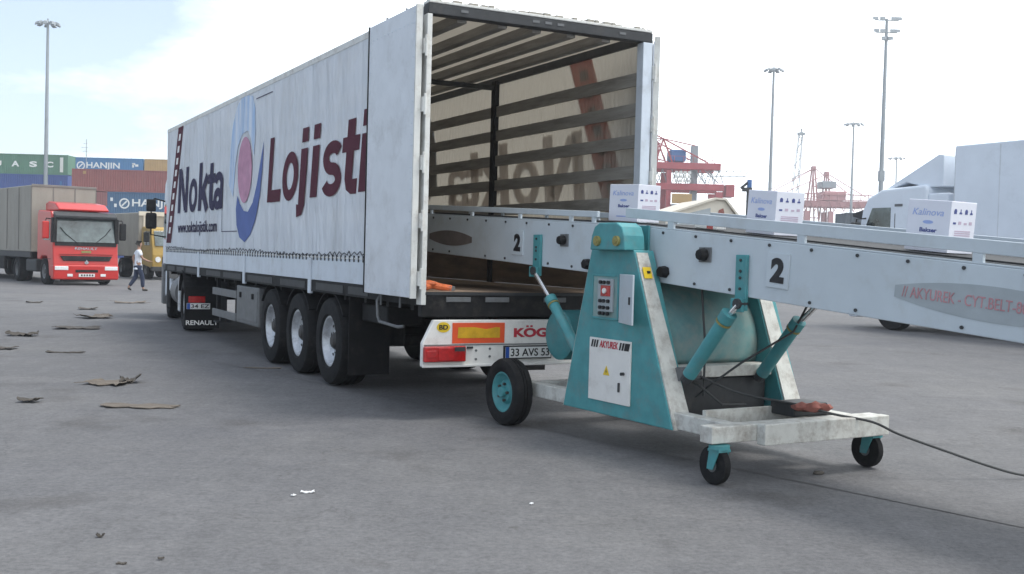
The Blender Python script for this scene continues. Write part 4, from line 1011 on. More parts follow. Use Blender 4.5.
MB().prism([(-.21, 2.50), (.02, 2.56), (.03, 2.64), (-.30, 2.80)], 'yz', -1.16, 1.16).build('sun_visor', M['dark_steel'], rt, bevel=.015)
MB().prism([(-.35, 2.83), (-.30, 2.90), (-.75, 3.12), (-1.6, 3.20), (-1.95, 3.13), (-1.95, 2.85)], 'yz', -.95, .95).build('roof_deflector', M['truck_red'], rt, bevel=.12, seg=4)
MB().prism([(-.85, .93), (.85, .93), (.98, 1.12), (-.98, 1.12)], 'xz', .01, .035).build('grille', M['black_steel'], rt, bevel=.01)
MB().prism([(-.09, .86), (0, .80), (.09, .86), (0, .98)], 'xz', .036, .05).build('badge', M['chrome'], rt)
MB().box((-.18, -.03, 1.24), (.18, -.008, 1.32)).build('badge', M['brass'], rt)
for z in (.97, 1.02, 1.07): MB().box((-.9, .034, z - .008), (.9, .042, z + .008)).build('grille_bar', M['dark_steel'], rt)
MB().box((-1.0, .0, 1.17), (1.0, .032, 1.185)).build('bonnet_seam', M['black_steel'], rt)
lettering('RENAULT', (.42, -.03, 1.36), (-1, 0, 0), (0, 0, 1), .84, .09, M['chrome'], rt, bold=.02)
for s in (-1, 1):
    MB().prism([(s * 1.10, 1.62), (s * 1.235, 1.62), (s * 1.22, 2.56), (s * 1.08, 2.56)], 'xz', -.30, -.02).build('pillar', M['black_steel'], rt)
    MB().box((s * .62 - .10, .072, .34), (s * .62 + .10, .09, .44)).build('fog_lamp', M['lamp_white'], rt, bevel=.02)
    MB().tube([(s * .35, -.02, 1.62), (s * .75, -.06, 1.95), (s * .95, -.10, 2.2)], .014).build('wiper', M['black_steel'], rt)
bm_ = MB().box((-1.23, -.30, .22), (1.23, .07, .78)).build('bumper', M['truck_red'], rt, bevel=.06, seg=3)
MB().box((-.42, .071, .50), (.42, .085, .60)).build('air_intake', M['black_steel'], bm_)
MB().box((-.30, .072, .33), (.30, .095, .45)).build('number_plate', M['plate_white'], bm_)
for i in range(5): MB().box((-.24 + i * .1, .096, .355), (-.18 + i * .1, .098, .425)).build('plate_mark', M['black_print'], bm_)
MB().box((-.9, -.2, .14), (.9, .0, .23)).build('bumper_skirt', M['black_steel'], bm_)
for s in (-1, 1):
    MB().box((s * .93 - .25, .0, .58), (s * .93 + .25, .085, .73)).build('headlight', M['lamp_white'], rt, bevel=.02)
    MB().box((s * 1.222 - .01, -1.25, 1.70), (s * 1.222 + .008, -.42, 2.45)).build('side_window', M['glass'], rt, bevel=.01)
    MB().box((s * 1.222 - .01, -1.30, .98), (s * 1.222 + .006, -.30, 1.0)).build('door_seam', M['black_steel'], rt)
    ar = MB().tube([(s * 1.2, -.35, 2.50), (s * 1.42, -.22, 2.52), (s * 1.45, -.22, 2.42)], .02).build('mirror_arm', M['black_steel'], rt)
    MB().box((s * 1.45 - .13, -.28, 1.75), (s * 1.45 + .13, -.14, 2.42)).build('mirror', M['truck_red'] if s > 0 else M['black_steel'], ar, bevel=.05)
    wheel(rt, (s * 1.06, -1.15, .5), .5, .32, .28, M['grey_steel'], out=s, dish=.05, bolts=8, n=28)
    wheel(rt, (s * .95, -4.85, .5), .5, .55, .28, M['grey_steel'], out=s, dish=.14, bolts=8, n=28)
    MB().box((s * 1.0 - .2, -3.6, .45), (s * 1.0 + .2, -2.3, .95)).build('fuel_tank', M['dark_steel'], rt, bevel=.06)
for x in (-.4, .4): MB().box((x - .05, -5.6, .72), (x + .05, -.4, .95)).build('chassis_beam', M['black_steel'], rt)
rtt = thing('box_trailer', 'beige tarpaulin box trailer behind the red cab, cut by the left edge', 'trailer', tuple(Vector((-16.3, 42, 0)) - RH * 2.75), RRZ)
MB().box((-1.25, -13.6, 1.22), (1.25, 0, 3.86)).build('body', M['tarp_beige'], rtt, bevel=.03)
bb = MB()
for y in [-.02 - i * 1.7 for i in range(9)]:
    for s in (-1, 1): bb.box((s * 1.262 - .008, y - .03, 1.3), (s * 1.262 + .008, y + .03, 3.80))
for x in (-.42, .42): bb.box((x - .02, -.005, 1.3), (x + .02, .02, 3.8))
bb.build('tarp_straps', M['tarp_grey'], rtt)
for s in (-1, 1):
    MB().box((s * 1.24 - .03, -13.6, 1.0), (s * 1.24 + .03, 0, 1.23)).build('side_rail', M['dark_steel'], rtt)
    MB().box((s * 1.18 - .03, -8.6, .45), (s * 1.18 + .03, -4.0, 1.0)).build('side_skirt', M['black_steel'], rtt)
    for y in (-9.0, -10.3, -11.6): wheel(rtt, (s * 1.05, y, .5), .5, .38, .28, M['grey_steel'], out=s, dish=.06, bolts=0, n=24)
MB().box((-.6, -13.4, .85), (.6, -.3, 1.2)).build('chassis', M['black_steel'], rtt)
MB().box((-1.26, -.006, 3.80), (1.26, .025, 3.90)).build('top_rail', M['tarp_grey'], rtt, bevel=.01)

# ------------------------------------------------------------------ yellow lorry further back
YH = Vector((.60, -.80, 0)).normalized()
yl = thing('yellow_lorry', 'old yellow lorry with pale high-sided body, half hidden behind the white trailer', 'lorry', (-15.75, 51.5, 0), rz_of(YH))
MB().prism([(0, .55), (.03, 1.15), (-.05, 1.55), (-.28, 2.35), (-.4, 2.45), (-1.5, 2.48), (-1.6, 2.35), (-1.6, .7), (-.3, .55)], 'yz', -1.15, 1.15).build('cab', M['truck_yellow'], yl, bevel=.06, seg=3)
MB().prism([(-.03, 1.58), (.0, 1.58), (-.215, 2.28), (-.25, 2.28)], 'yz', -1.02, 1.02).build('windscreen', M['glass_light'], yl, bevel=.01)
MB().box((-.7, .02, .78), (.7, .05, 1.08)).build('grille', M['black_steel'], yl, bevel=.01)
MB().box((-1.18, -.15, .40), (1.18, .10, .62)).build('bumper', M['dark_steel'], yl, bevel=.03)
for s in (-1, 1):
    MB().cyl((s * .9, .03, .95), (s * .9, .07, .95), .13, n=16).build('headlight', M['lamp_white'], yl)
    ar = MB().tube([(s * 1.15, -.2, 2.2), (s * 1.4, -.1, 2.25), (s * 1.4, -.1, 1.6)], .02).build('mirror_arm', M['black_steel'], yl)
    MB().box((s * 1.4 - .13, -.15, 1.75), (s * 1.4 + .13, -.08, 2.2)).build('mirror', M['black_steel'], ar, bevel=.02)
    wheel(yl, (s * 1.0, -.95, .48), .48, .28, .25, M['grey_steel'], out=s, bolts=0, n=24)
    wheel(yl, (s * .92, -4.6, .48), .48, .5, .25, M['grey_steel'], out=s, bolts=0, n=24)
    MB().box((s * 1.155 - .01, -1.1, 1.6), (s * 1.155 + .006, -.4, 2.25)).build('side_window', M['glass'], yl)
yb = MB(); yb.box((-1.25, -6.4, 1.05), (1.25, -1.7, 3.15))
yb.build('cargo_body', M['tarp_beige'], yl, bevel=.04)
b = MB()
for i in range(5): b.box((-1.0 + i * .5 - .03, -1.70, 1.1), (-1.0 + i * .5 + .03, -1.66, 3.1))
b.box((-1.26, -1.70, 3.0), (1.26, -1.64, 3.2)); b.build('body_ribs', M['cream_wall'], yl)
MB().box((-.5, -6.2, .7), (.5, -.3, 1.04)).build('chassis', M['black_steel'], yl)

# ------------------------------------------------------------------ white articulated lorry at the right
WY = TYAW
ax = Vector((-math.sin(WY), math.cos(WY), 0)); ar_ = Vector((math.cos(WY), math.sin(WY), 0))
Wc = Vector((10.05, 25.2, 0))                       # left front corner of the box
WO = Wc + ar_ * 1.275
wtl = thing('white_box_trailer', 'large plain white box trailer standing at the right edge', 'trailer', tuple(WO), WY)
MB().box((-1.275, -13.6, 1.15), (1.275, 0, 4.36)).build('body', M['truck_white'], wtl, bevel=.025)
for i in range(12):
    for s in (-1, 1): MB().box((s * 1.277 - .003, -.02 - i * 1.2 - .012, 1.2), (s * 1.277 + .003, -.02 - i * 1.2 + .012, 4.3)).build('panel_joint', M['door_white'], wtl)

for s in (-1, 1):
    MB().box((s * 1.26 - .03, -13.6, .98), (s * 1.26 + .02, 0, 1.149)).build('side_rail', M['dark_steel'], wtl)
    MB().box((s * 1.2 - .03, -8.2, .40), (s * 1.2 + .03, -3.0, .95)).build('side_skirt', M['dark_steel'], wtl)
    for y in (-9.2, -10.5, -11.8): wheel(wtl, (s * 1.06, y, .52), .52, .38, .29, M['grey_steel'], out=s, bolts=0, n=24)
MB().box((-.6, -13.3, .8), (.6, -.3, 1.14)).build('chassis', M['black_steel'], wtl)
wt_ = thing('white_lorry', 'white lorry cab with roof deflector ahead of the white box trailer', 'lorry', tuple(WO + ax * 3.15), WY)
prof = [(0, .36), (.02, 1.0), (-.06, 1.62), (-.30, 2.95), (-.48, 3.26), (-.95, 3.46), (-2.3, 3.52), (-2.36, 3.4), (-2.36, .9), (-1.9, .9), (-1.75, 1.08), (-.95, 1.08), (-.75, .8), (-.6, .36)]
MB().prism(prof, 'yz', -1.24, 1.24).build('cab', M['truck_white'], wt_, bevel=.07, seg=3)
MB().prism([(-.075, 1.70), (-.035, 1.70), (-.275, 2.76), (-.315, 2.76)], 'yz', -1.12, 1.12).build('windscreen', M['glass'], wt_)
MB().prism([(-.26, 2.74), (.06, 2.80), (.06, 2.88), (-.34, 2.98)], 'yz', -1.2, 1.2).build('sun_visor', M['dark_steel'], wt_, bevel=.015)
MB().prism([(-.72, 3.34), (-.9, 3.44), (-2.55, 4.22), (-2.7, 4.20), (-2.7, 3.46), (-2.2, 3.46), (-1.6, 3.60)], 'yz', -1.12, 1.12).build('roof_deflector', M['truck_white'], wt_, bevel=.03)
for s in (-1, 1):
    MB().prism([(-.48, 1.95), (-1.25, 1.95), (-1.25, 3.0), (-.66, 3.0), (-.48, 2.6)], 'yz', s * 1.242 - .01, s * 1.242 + .008).build('side_window', M['glass_light'], wt_)
    MB().box((s * 1.244 - .006, -1.4, .95), (s * 1.244 + .004, -1.385, 2.85)).build('door_seam', M['grey_steel'], wt_)
    MB().box((s * 1.246 - .006, -1.62, 3.02), (s * 1.246 + .004, -1.38, 3.08)).build('marker', M['grey_steel'], wt_)
    MB().box((s * 1.05 - .16, -2.95, 1.1), (s * 1.12 + .1, -2.37, 3.3)).build('side_fairing', M['truck_white'], wt_, bevel=.03)
    a_ = MB().tube([(s * 1.22, -.45, 2.75), (s * 1.46, -.35, 2.72), (s * 1.48, -.35, 1.9), (s * 1.22, -.3, 1.85)], .02).build('mirror_arm', M['black_steel'], wt_)
    MB().box((s * 1.48 - .13, -.42, 1.95), (s * 1.48 + .13, -.28, 2.65)).build('mirror', M['dark_steel'], a_, bevel=.04)
    MB().box((s * .9 - .26, -.04, .62), (s * .9 + .26, .05, .82)).build('headlight', M['lamp_white'], wt_, bevel=.02)
    wheel(wt_, (s * 1.06, -1.35, .51), .51, .32, .29, M['grey_steel'], out=s, bolts=0, n=28)
    wheel(wt_, (s * .94, -5.05, .51), .51, .58, .29, M['grey_steel'], out=s, bolts=0, n=28)
    MB().box((s * 1.0 - .22, -4.3, .35), (s * 1.0 + .22, -2.6, .92)).build('fuel_tank', M['dark_steel'], wt_, bevel=.08)
MB().box((-1.24, -.25, .26), (1.24, .06, .60)).build('bumper', M['truck_white'], wt_, bevel=.05)
MB().box((-.5, -5.8, .7), (.5, -.4, .98)).build('chassis', M['black_steel'], wt_)

# ------------------------------------------------------------------ containers stacked in the yard
def container(x0, y0, z0, ln, m, label, words=None, group='shipping containers stacked behind the red lorry', wx=.3, wh=.9, ww=6.0, mark=None, ht=2.59, lone=False):
    c = thing('shipping_container', label, 'container', (x0 + ln / 2, y0 + 1.22, z0), 0, group)
    b = MB(); n = int(ln / .28); pts = []
    # corrugated long sides
    for sy in (-1, 1):
        vs = []; k = 0; st = (ln - .3) / n
        prof = []
        for i in range(n):
            u = -ln / 2 + .15 + i * st
            prof += [(u, 0), (u + st * .35, 0), (u + st * .5, .036), (u + st * .85, .036)]
        prof.append((ln / 2 - .15, 0))
        for (u, d) in prof: vs += [(u, sy * (1.20 - d), .12), (u, sy * (1.20 - d), ht - .12)]
        fs = [(2 * i, 2 * i + 2, 2 * i + 3, 2 * i + 1) for i in range(len(prof) - 1)]
        b.add(vs, fs)
    b.box((-ln / 2 + .02, -1.16, ht - .1), (ln / 2 - .02, 1.16, ht - .03)); b.box((-ln / 2 + .02, -1.16, .05), (ln / 2 - .02, 1.16, .14))
    b.box((-ln / 2 + .03, -1.15, .14), (-ln / 2 + .07, 1.15, ht - .1)); b.box((ln / 2 - .07, -1.15, .14), (ln / 2 - .03, 1.15, ht - .1))
    bo = b.build('shell', m, c)
    f = MB()
    for sy in (-1, 1):
        f.box((-ln / 2 + .14, sy * 1.215 - .03, 0.01), (ln / 2 - .14, sy * 1.215 + .005, .15)); f.box((-ln / 2 + .14, sy * 1.215 - .03, ht - .13), (ln / 2 - .14, sy * 1.215 + .005, ht - .01))
        for sx in (-1, 1): f.box((sx * (ln / 2 - .07) - .07, sy * 1.2 - .05, 0), (sx * (ln / 2 - .07) + .07, sy * 1.2 + .02, ht))
    f.build('frame', m, c)
    if words: lettering(words, (-ln / 2 + wx, -1.222, ht / 2 - wh * .42), (1, 0, 0), (0, 0, 1), ww, wh, M['white_print'], bo, bold=.02, depth=.004)
    if mark:
        for (u, v, w, h, mm) in mark: decal(rect(-ln / 2 + u, v, -ln / 2 + u + w, v + h), (0, -1.224, 0), (1, 0, 0), (0, 0, 1), mm, bo, 'marking', .003)
    return c
W_ = M['white_print']; H = 2.59
# nearest stack: maroon over yellow and slate blue
SX = -51.9
container(SX, 129, 3 * H, 12.19, M['c_maroon'], 'long maroon container on top of the yellow and slate blue ones', mark=[(1.3, 2.0, .35, .35, M['c_tan'])])
container(SX - 4.6, 129, 2 * H, 6.06, M['c_yellow'], 'short yellow container under the maroon one, beside the lettered slate blue one', mark=None)
hj = container(SX + 1.5 + 2.7, 129, 2 * H, 12.19, M['c_tealblue'], 'slate blue container with white ring and company name below the maroon one', words='HANJIN', wx=2.9, wh=.85, ww=5.2, mark=[(.35, 1.5, .3, .4, W_), (.8, .8, .3, .4, W_)])
def ring(par, u, v, r):
    mb = MB(); o = ell(0, 0, r, r, 20); i_ = ell(0, 0, r * .72, r * .72, 20); P = [(u + a, -1.226, v + b) for a, b in o] + [(u + a, -1.226, v + b) for a, b in i_]
    n = 20; mb.add(P, [(k, (k + 1) % n, n + (k + 1) % n, n + k) for k in range(n)])
    mb.add([(u - r * .55, -1.227, v - r * .35), (u - r * .35, -1.227, v - r * .55), (u + r * .55, -1.227, v + r * .35), (u + r * .35, -1.227, v + r * .55)], [(0, 1, 2, 3)])
    mb.build('ring_emblem', W_, par)
ring(hj, -12.19 / 2 + 2.0, 1.25, .62)
for lv, mm, lb in ((0, 'c_darkblue', 'bottom level container of the nearest stack, dark blue'), (1, 'c_grey', 'grey container one level above the ground in the nearest stack')):
    container(SX - 1.0, 129, lv * H, 12.19, M[mm], lb)
# left stack: green with letters over dark blue
GX = -57.65 - 12.19
gcn = container(GX, 142, 4 * H, 12.19, M['c_green'], 'green container with white letters on top of the left stack', mark=[(11.15, .35, .42, 1.9, M['c_white'])])
for ch, u in zip('UASC', (2.6, 4.9, 7.2, 9.3)): lettering(ch, (-12.19 / 2 + u, -1.222, .95), (1, 0, 0), (0, 0, 1), 1.0, .72, M['white_print'], [k for k in kids(gcn) if k.name.startswith('shell')][0], bold=.04, depth=.004)
container(GX, 142, 3 * H, 12.19, M['c_darkblue'], 'dark blue container directly under the green lettered one', mark=[(11.2, .8, .2, 1.0, M['c_blue'])])
for lv, mm in ((0, 'c_maroon'), (1, 'c_grey'), (2, 'c_maroon')):
    container(GX, 142, lv * H, 12.19, M[mm], '%s container in the left stack behind the beige trailer, %s' % ('grey' if mm == 'c_grey' else 'maroon', ('at the bottom', 'second level', 'third level')[lv]))
# rear stack: blue lettered and tan
BX = -72.3
hb_ = container(BX, 178, 5 * H, 12.19, M['c_blue'], 'blue container with ring emblem and white company name on the rear top row', words='HANJIN', wx=3.0, wh=.95, ww=5.4, mark=[(10.4, 1.55, .5, .3, W_), (10.4, 1.15, .3, .55, W_), (10.9, 1.3, .5, .35, W_)])
ring(hb_, -12.19 / 2 + 2.1, 1.25, .68)
container(BX + 12.4, 178, 5 * H, 12.19, M['c_tan'], 'tan container at the right end of the rear top row')
container(BX - 12.4, 178, 4 * H, 12.19, M['c_maroon'], 'maroon container at the left of the rear row, level five')
for lv in range(5):
    for k in range(2):
        mm = ('c_grey', 'c_maroon', 'c_tan', 'c_darkblue', 'c_blue')[(lv * 2 + k * 3) % 5]
        nm = {'c_grey': 'grey', 'c_maroon': 'maroon', 'c_tan': 'tan', 'c_darkblue': 'dark blue', 'c_blue': 'blue'}[mm]
        container(BX + 12.4 * k, 178, lv * H, 12.19, M[mm], '%s container in the rear stack, %s level, under the %s one' % (nm, ('ground', 'second', 'third', 'fourth', 'fifth')[lv], ('blue lettered', 'tan')[k]))

# ------------------------------------------------------------------ high lighting masts
def mast(x, y, h, label, n=8, spread=1.1, style=0):
    m = thing('lighting_mast', label, 'light mast', (x, y, 0), 0, 'high lighting masts round the port yard')
    MB().cyl((0, 0, 0), (0, 0, h), .33, .16, n=12).build('pole', M['galv'], m, smooth=True)
    MB().cyl((0, 0, 0), (0, 0, .5), .55, .5, n=12).build('base', M['galv'], m)
    if style == 0:
        hd = MB().lathe([(h - .25, spread * .55), (h - .25, spread * .66), (h - .12, spread * .66), (h - .12, spread * .55)], (0, 0, 0), 'z', 20).build('head_frame', M['galv'], m)
        for k in range(n):
            a = 2 * math.pi * k / n; ca, sa = math.cos(a), math.sin(a)
            f = MB(); p = Vector((ca * spread, sa * spread, h - .35)); d = Vector((ca, sa, 0)); s_ = Vector((-sa, ca, 0))
            f.hexa([p - s_ * .28 - d * .25 + Vector((0, 0, .02)), p + s_ * .28 - d * .25 + Vector((0, 0, .02)), p + s_ * .28 + d * .30 + Vector((0, 0, -.18)), p - s_ * .28 + d * .30 + Vector((0, 0, -.18)),
                    p - s_ * .22 - d * .22 + Vector((0, 0, .30)), p + s_ * .22 - d * .22 + Vector((0, 0, .30)), p + s_ * .22 + d * .22 + Vector((0, 0, .12)), p - s_ * .22 + d * .22 + Vector((0, 0, .12))])
            f.bar((ca * .15, sa * .15, h - .2), (ca * spread, sa * spread, h - .2), .07, .07)
            f.build('floodlight', M['galv'], m)
        MB().cyl((0, 0, h - .3), (0, 0, h + .35), .09, n=8).build('mast_head', M['galv'], m)
    else:
        for k, dz in enumerate((-.15, -1.55, -2.4)):
            wd = (1.35, 1.2, .5)[k]
            MB().bar((-wd, 0, h + dz), (wd, 0, h + dz), .10, .10).build('cross_arm', M['galv'], m)
            for u in ((-1, -.4, .55, 1.0) if k < 2 else (-.6, .8)):
                MB().hexa([(u * wd - .28, -.35, h + dz - .05), (u * wd + .28, -.35, h + dz - .05), (u * wd + .22, .1, h + dz + .12), (u * wd - .22, .1, h + dz + .12),
                           (u * wd - .28, -.25, h + dz + .35), (u * wd + .28, -.25, h + dz + .35), (u * wd + .22, .15, h + dz + .42), (u * wd - .22, .15, h + dz + .42)]).build('floodlight', M['galv'], m)
        MB().box((-.3, -.3, 11.2), (.3, .3, 12.4)).build('junction_box', M['galv'], m)
mast(-60.49, 142, 30.0, 'tall grey lighting mast with ring head above the green container', 9, 1.25)
mast(42.23, 127, 29.8, 'tallest pale lighting mast with crossed arms, above the white lorry', style=1)
mast(37.33, 161, 29.8, 'lighting mast with ring head rising behind the middle carton', 7, 1.15)
mast(67.63, 221, 29.8, 'faint lighting mast between the far cranes and the white lorry', 9, 1.7)
mast(100.0, 289, 29.8, 'faintest small lighting mast above the roof deflector of the white lorry', 9, 2.0)
an = thing('antenna_mast', 'thin antenna mast rising behind the blue lettered container', 'antenna', (-67.0, 172, 0))
MB().cyl((0, 0, 0), (0, 0, 17.9), .10, .05, n=8).build('pole', M['galv'], an)
for z, w in ((17.2, .5), (16.6, .8), (16.0, .6)): MB().bar((-w, 0, z), (w * .3, 0, z), .05, .05).build('cross_arm', M['galv'], an)

# ------------------------------------------------------------------ port cranes
CR = M['crane_red']
gc = thing('gantry_crane', 'red gantry crane with blue machine house, partly behind the trailer door', 'crane', (22, 142, 0))
Lx = lambda X: X - 22
def beam(mb, x0, x1, z0, z1, y0=-2, y1=-.8): mb.box((Lx(x0), y0, z0), (Lx(x1), y1, z1)); return mb
for (y0, y1) in ((-2.0, -1.0), (3.0, 4.0)):
    beam(MB(), 13, 26.15, 13.05, 13.90, y0, y1).build('upper_girder', CR, gc, bevel=.05)
    tr_g = MB()
    for i in range(11):
        xx = 13.4 + i * 1.2; tr_g.bar((Lx(xx), y0 + .5, 11.3), (Lx(xx + .6), y0 + .5, 13.05), .09, .09); tr_g.bar((Lx(xx + .6), y0 + .5, 13.05), (Lx(xx + 1.2), y0 + .5, 11.3), .09, .09)
    tr_g.build('web_bracing', M['galv'], gc)
    tr_g = MB()
    for x in (14.5, 17.05): 
        for k in range(4): tr_g.bar((Lx(x), y0 + .5, 2.5 * k), (Lx(x + 2.55), y0 + .5, 2.5 * k + 2.4), .10, .10)
    tr_g.build('leg_bracing', CR, gc)
    beam(MB(), 13, 26.6, 10.40, 11.25, y0, y1).build('lower_girder', CR, gc, bevel=.05)
    for x in (14.5, 19.6):
        MB().box((Lx(x) - .30, y0 + .1, 0), (Lx(x) + .30, y1 - .1, 12.94)).build('leg', CR, gc)
    MB().box((Lx(25.6), y0 + .05, 9.0), (Lx(26.5), y1 - .05, 10.29)).build('girder_end', CR, gc)
    f = MB(); f.bar((Lx(18.8), y0 + .5, 16.9), (Lx(24.6), y0 + .5, 13.95), .16, .16); f.bar((Lx(18.8), y0 + .5, 16.9), (Lx(14.0), y0 + .5, 19.2), .16, .16)
    f.bar((Lx(18.8), y0 + .5, 16.9), (Lx(17.9), y0 + .5, 13.95), .2, .2); f.bar((Lx(18.8), y0 + .5, 16.9), (Lx(20.0), y0 + .5, 13.95), .2, .2)
    f.build('stay', CR, gc)
    rl = MB()
    for x in [13 + i * 1.2 for i in range(12)]: rl.bar((Lx(x), y0, 13.95), (Lx(x), y0, 14.7), .05, .05)
    rl.bar((Lx(13), y0, 14.7), (Lx(26.1), y0, 14.7), .05, .05); rl.build('handrail', CR, gc)
MB().box((Lx(26.9), -1.9, 9.7), (Lx(28.0), .5, 11.25)).build('end_carriage', CR, gc, bevel=.05)
MB().box((Lx(19.8), -1.2, 14.1), (Lx(21.8), 2.2, 15.6)).build('machine_house', M['crane_blue'], gc, bevel=.15)
MB().box((Lx(16.2), -1.2, 14.0), (Lx(18.3), 2.2, 16.0)).build('motor_house', CR, gc, bevel=.08)
MB().box((Lx(22.6), -.8, 7.0), (Lx(23.4), .4, 16.2)).build('operator_column', M['galv'], gc)
for k in range(3):
    for i in range(4): MB().box((Lx(20.3 + i * .55), -2.35, 11.4 + k * .52), (Lx(20.3 + i * .55) + .38, -2.02, 11.75 + k * .52)).build('ballast_block', M['c_white'], gc)
MB().box((Lx(20.0), -2.5, 8.7), (Lx(22.5), -2.1, 9.9)).build('electrical_cabinet', M['c_tan'], gc, bevel=.05)
f = MB()
for (x0, z0, x1, z1) in ((13.2, 15.2, 19.5, 14.0), (15.0, 17.5, 16.2, 13.9), (17.2, 16.0, 18.8, 17.0), (18.8, 16.9, 22.9, 16.1), (14.2, 13.9, 15.6, 16.9), (15.6, 16.9, 18.6, 16.9)): f.bar((Lx(x0), -1.5, z0), (Lx(x1), -1.5, z1), .12, .12)
f.build('top_rigging', CR, gc)
lt = MB()
for z in (12.2, 12.9): lt.bar((Lx(24.5), -1.5, z), (Lx(29.5), -1.5, z + .2), .09, .09)
for i in range(6): lt.bar((Lx(24.6 + i * .9), -1.5, 12.2), (Lx(25.3 + i * .9), -1.5, 13.1), .07, .07)
lt.bar((Lx(24.2), -1.5, 13.0), (Lx(26), -1.5, 11.4), .12, .12); lt.bar((Lx(24.2), -1.5, 11.4), (Lx(23), -1.5, 13.0), .12, .12)
lt.build('lattice_boom', M['galv'], gc)
dk = MB().box((Lx(20.0), -2.5, 4.0), (Lx(26.5), 3.8, 8.6)).build('lower_platform', M['galv'], gc)

lc = thing('lattice_crane', 'pale lattice jib leaning up behind the middle carton', 'crane', (58.3, 232, 0))
a, bq = Vector((0, 0, 6)), Vector((1.6, 0, 28.6)); f = MB()
for sx, sy in ((-1, -1), (1, -1), (1, 1), (-1, 1)): f.bar(a + Vector((sx * .9, sy * .9, 0)), bq + Vector((sx * .35, sy * .35, 0)), .12, .12)
for i in range(14):
    t0, t1 = i / 14, (i + 1) / 14; p0, p1 = a.lerp(bq, t0), a.lerp(bq, t1); w0 = .9 - .55 * t0; w1 = .9 - .55 * t1; s = 1 if i % 2 else -1
    f.bar(p0 + Vector((s * w0, -w0, 0)), p1 + Vector((-s * w1, -w1, 0)), .09, .09); f.bar(p0 + Vector((s * w0, w0, 0)), p1 + Vector((-s * w1, w1, 0)), .09, .09)
f.build('jib', M['galv'], lc)
f = MB(); f.box((1.0, -.5, 28.4), (2.4, .5, 28.9)); f.bar((1.7, 0, 28.7), (1.7, 0, 29.8), .25, .25); f.bar((.8, 0, 28.6), (2.6, 0, 29.3), .12, .12); f.build('jib_head', M['galv'], lc)
MB().box((-3, -2, 0), (3, 2, 6)).build('crane_house', M['crane_hazed'], lc, bevel=.2)

fc = thing('quay_crane', 'distant haze-paled red quay cranes frame with sloping stays', 'crane', (66, 232, 0))
FX = lambda X: X - 66; KP = M['crane_hazed']
for nm, (x, z, w) in {'a': (62.8, 21.4, 1.1), 'b': (65.6, 20.3, .9)}.items():
    f = MB()
    for s in (-1, 1):
        for y in (-2, 2): f.bar((FX(x + s * w), y, 9), (FX(x + s * .15), y * .3, z), .24, .24)
    for k in range(4):
        zz = 11 + k * 2.2; ww = w * (1 - (zz - 9) / (z - 9)) + .1
        f.bar((FX(x - ww), -1.5, zz), (FX(x + ww), -1.5, zz), .2, .2)
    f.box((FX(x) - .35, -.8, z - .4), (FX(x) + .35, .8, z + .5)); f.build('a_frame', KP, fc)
f = MB()
for (x, z) in ((62.8, 21.4), (65.6, 20.3)):
    f.bar((FX(x), -1, z), (FX(x + 8.2), -1, 15.6), .16, .16); f.bar((FX(x), -1, z), (FX(x - 8.5), -1, 16.4), .16, .16)
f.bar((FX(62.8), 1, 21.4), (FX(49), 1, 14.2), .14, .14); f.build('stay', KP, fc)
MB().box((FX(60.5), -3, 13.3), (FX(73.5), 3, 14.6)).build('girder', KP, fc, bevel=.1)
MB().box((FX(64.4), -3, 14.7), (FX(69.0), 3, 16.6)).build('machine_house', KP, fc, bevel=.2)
f = MB()
for i in range(9):
    f.bar((FX(56.5 + i * 2), -3.3, 12.4), (FX(57.5 + i * 2), -3.3, 14.6), .14, .14); f.bar((FX(57.5 + i * 2), -3.3, 14.6), (FX(58.5 + i * 2), -3.3, 12.4), .14, .14)
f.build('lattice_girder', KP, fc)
MB().box((FX(64.2), -2, 17.3), (FX(67.2), 2, 18.7)).build('winch_house', M['galv'], fc, bevel=.1)
f = MB()
for i in range(13): f.bar((FX(56 + i * 1.6), -3.2, 14.6), (FX(56 + i * 1.6), -3.2, 16.2), .12, .12)
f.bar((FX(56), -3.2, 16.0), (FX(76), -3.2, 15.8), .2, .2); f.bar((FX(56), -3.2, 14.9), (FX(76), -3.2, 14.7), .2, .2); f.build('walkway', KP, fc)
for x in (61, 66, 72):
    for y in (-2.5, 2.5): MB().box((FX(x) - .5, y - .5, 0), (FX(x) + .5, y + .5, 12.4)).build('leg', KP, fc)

# small dark dock crane head
dc = thing('dock_crane', 'small dark dock crane head above the cream shed, left of the middle carton', 'crane', (12.95, 61, 0))
MB().cyl((0, 0, 0), (0, 0, 5.5), .13, .10, n=10).build('post', M['dark_steel'], dc)
MB().box((-.32, -.2, 5.45), (.18, .2, 5.66)).build('turntable', M['dark_steel'], dc, bevel=.03)
MB().bar((-.42, 0, 5.62), (.05, 0, 6.02), .13, .13).build('jib', M['dark_steel'], dc)
MB().box((-.06, -.15, 5.66), (.16, .15, 6.1)).build('cab', M['crane_blue'], dc, bevel=.03)

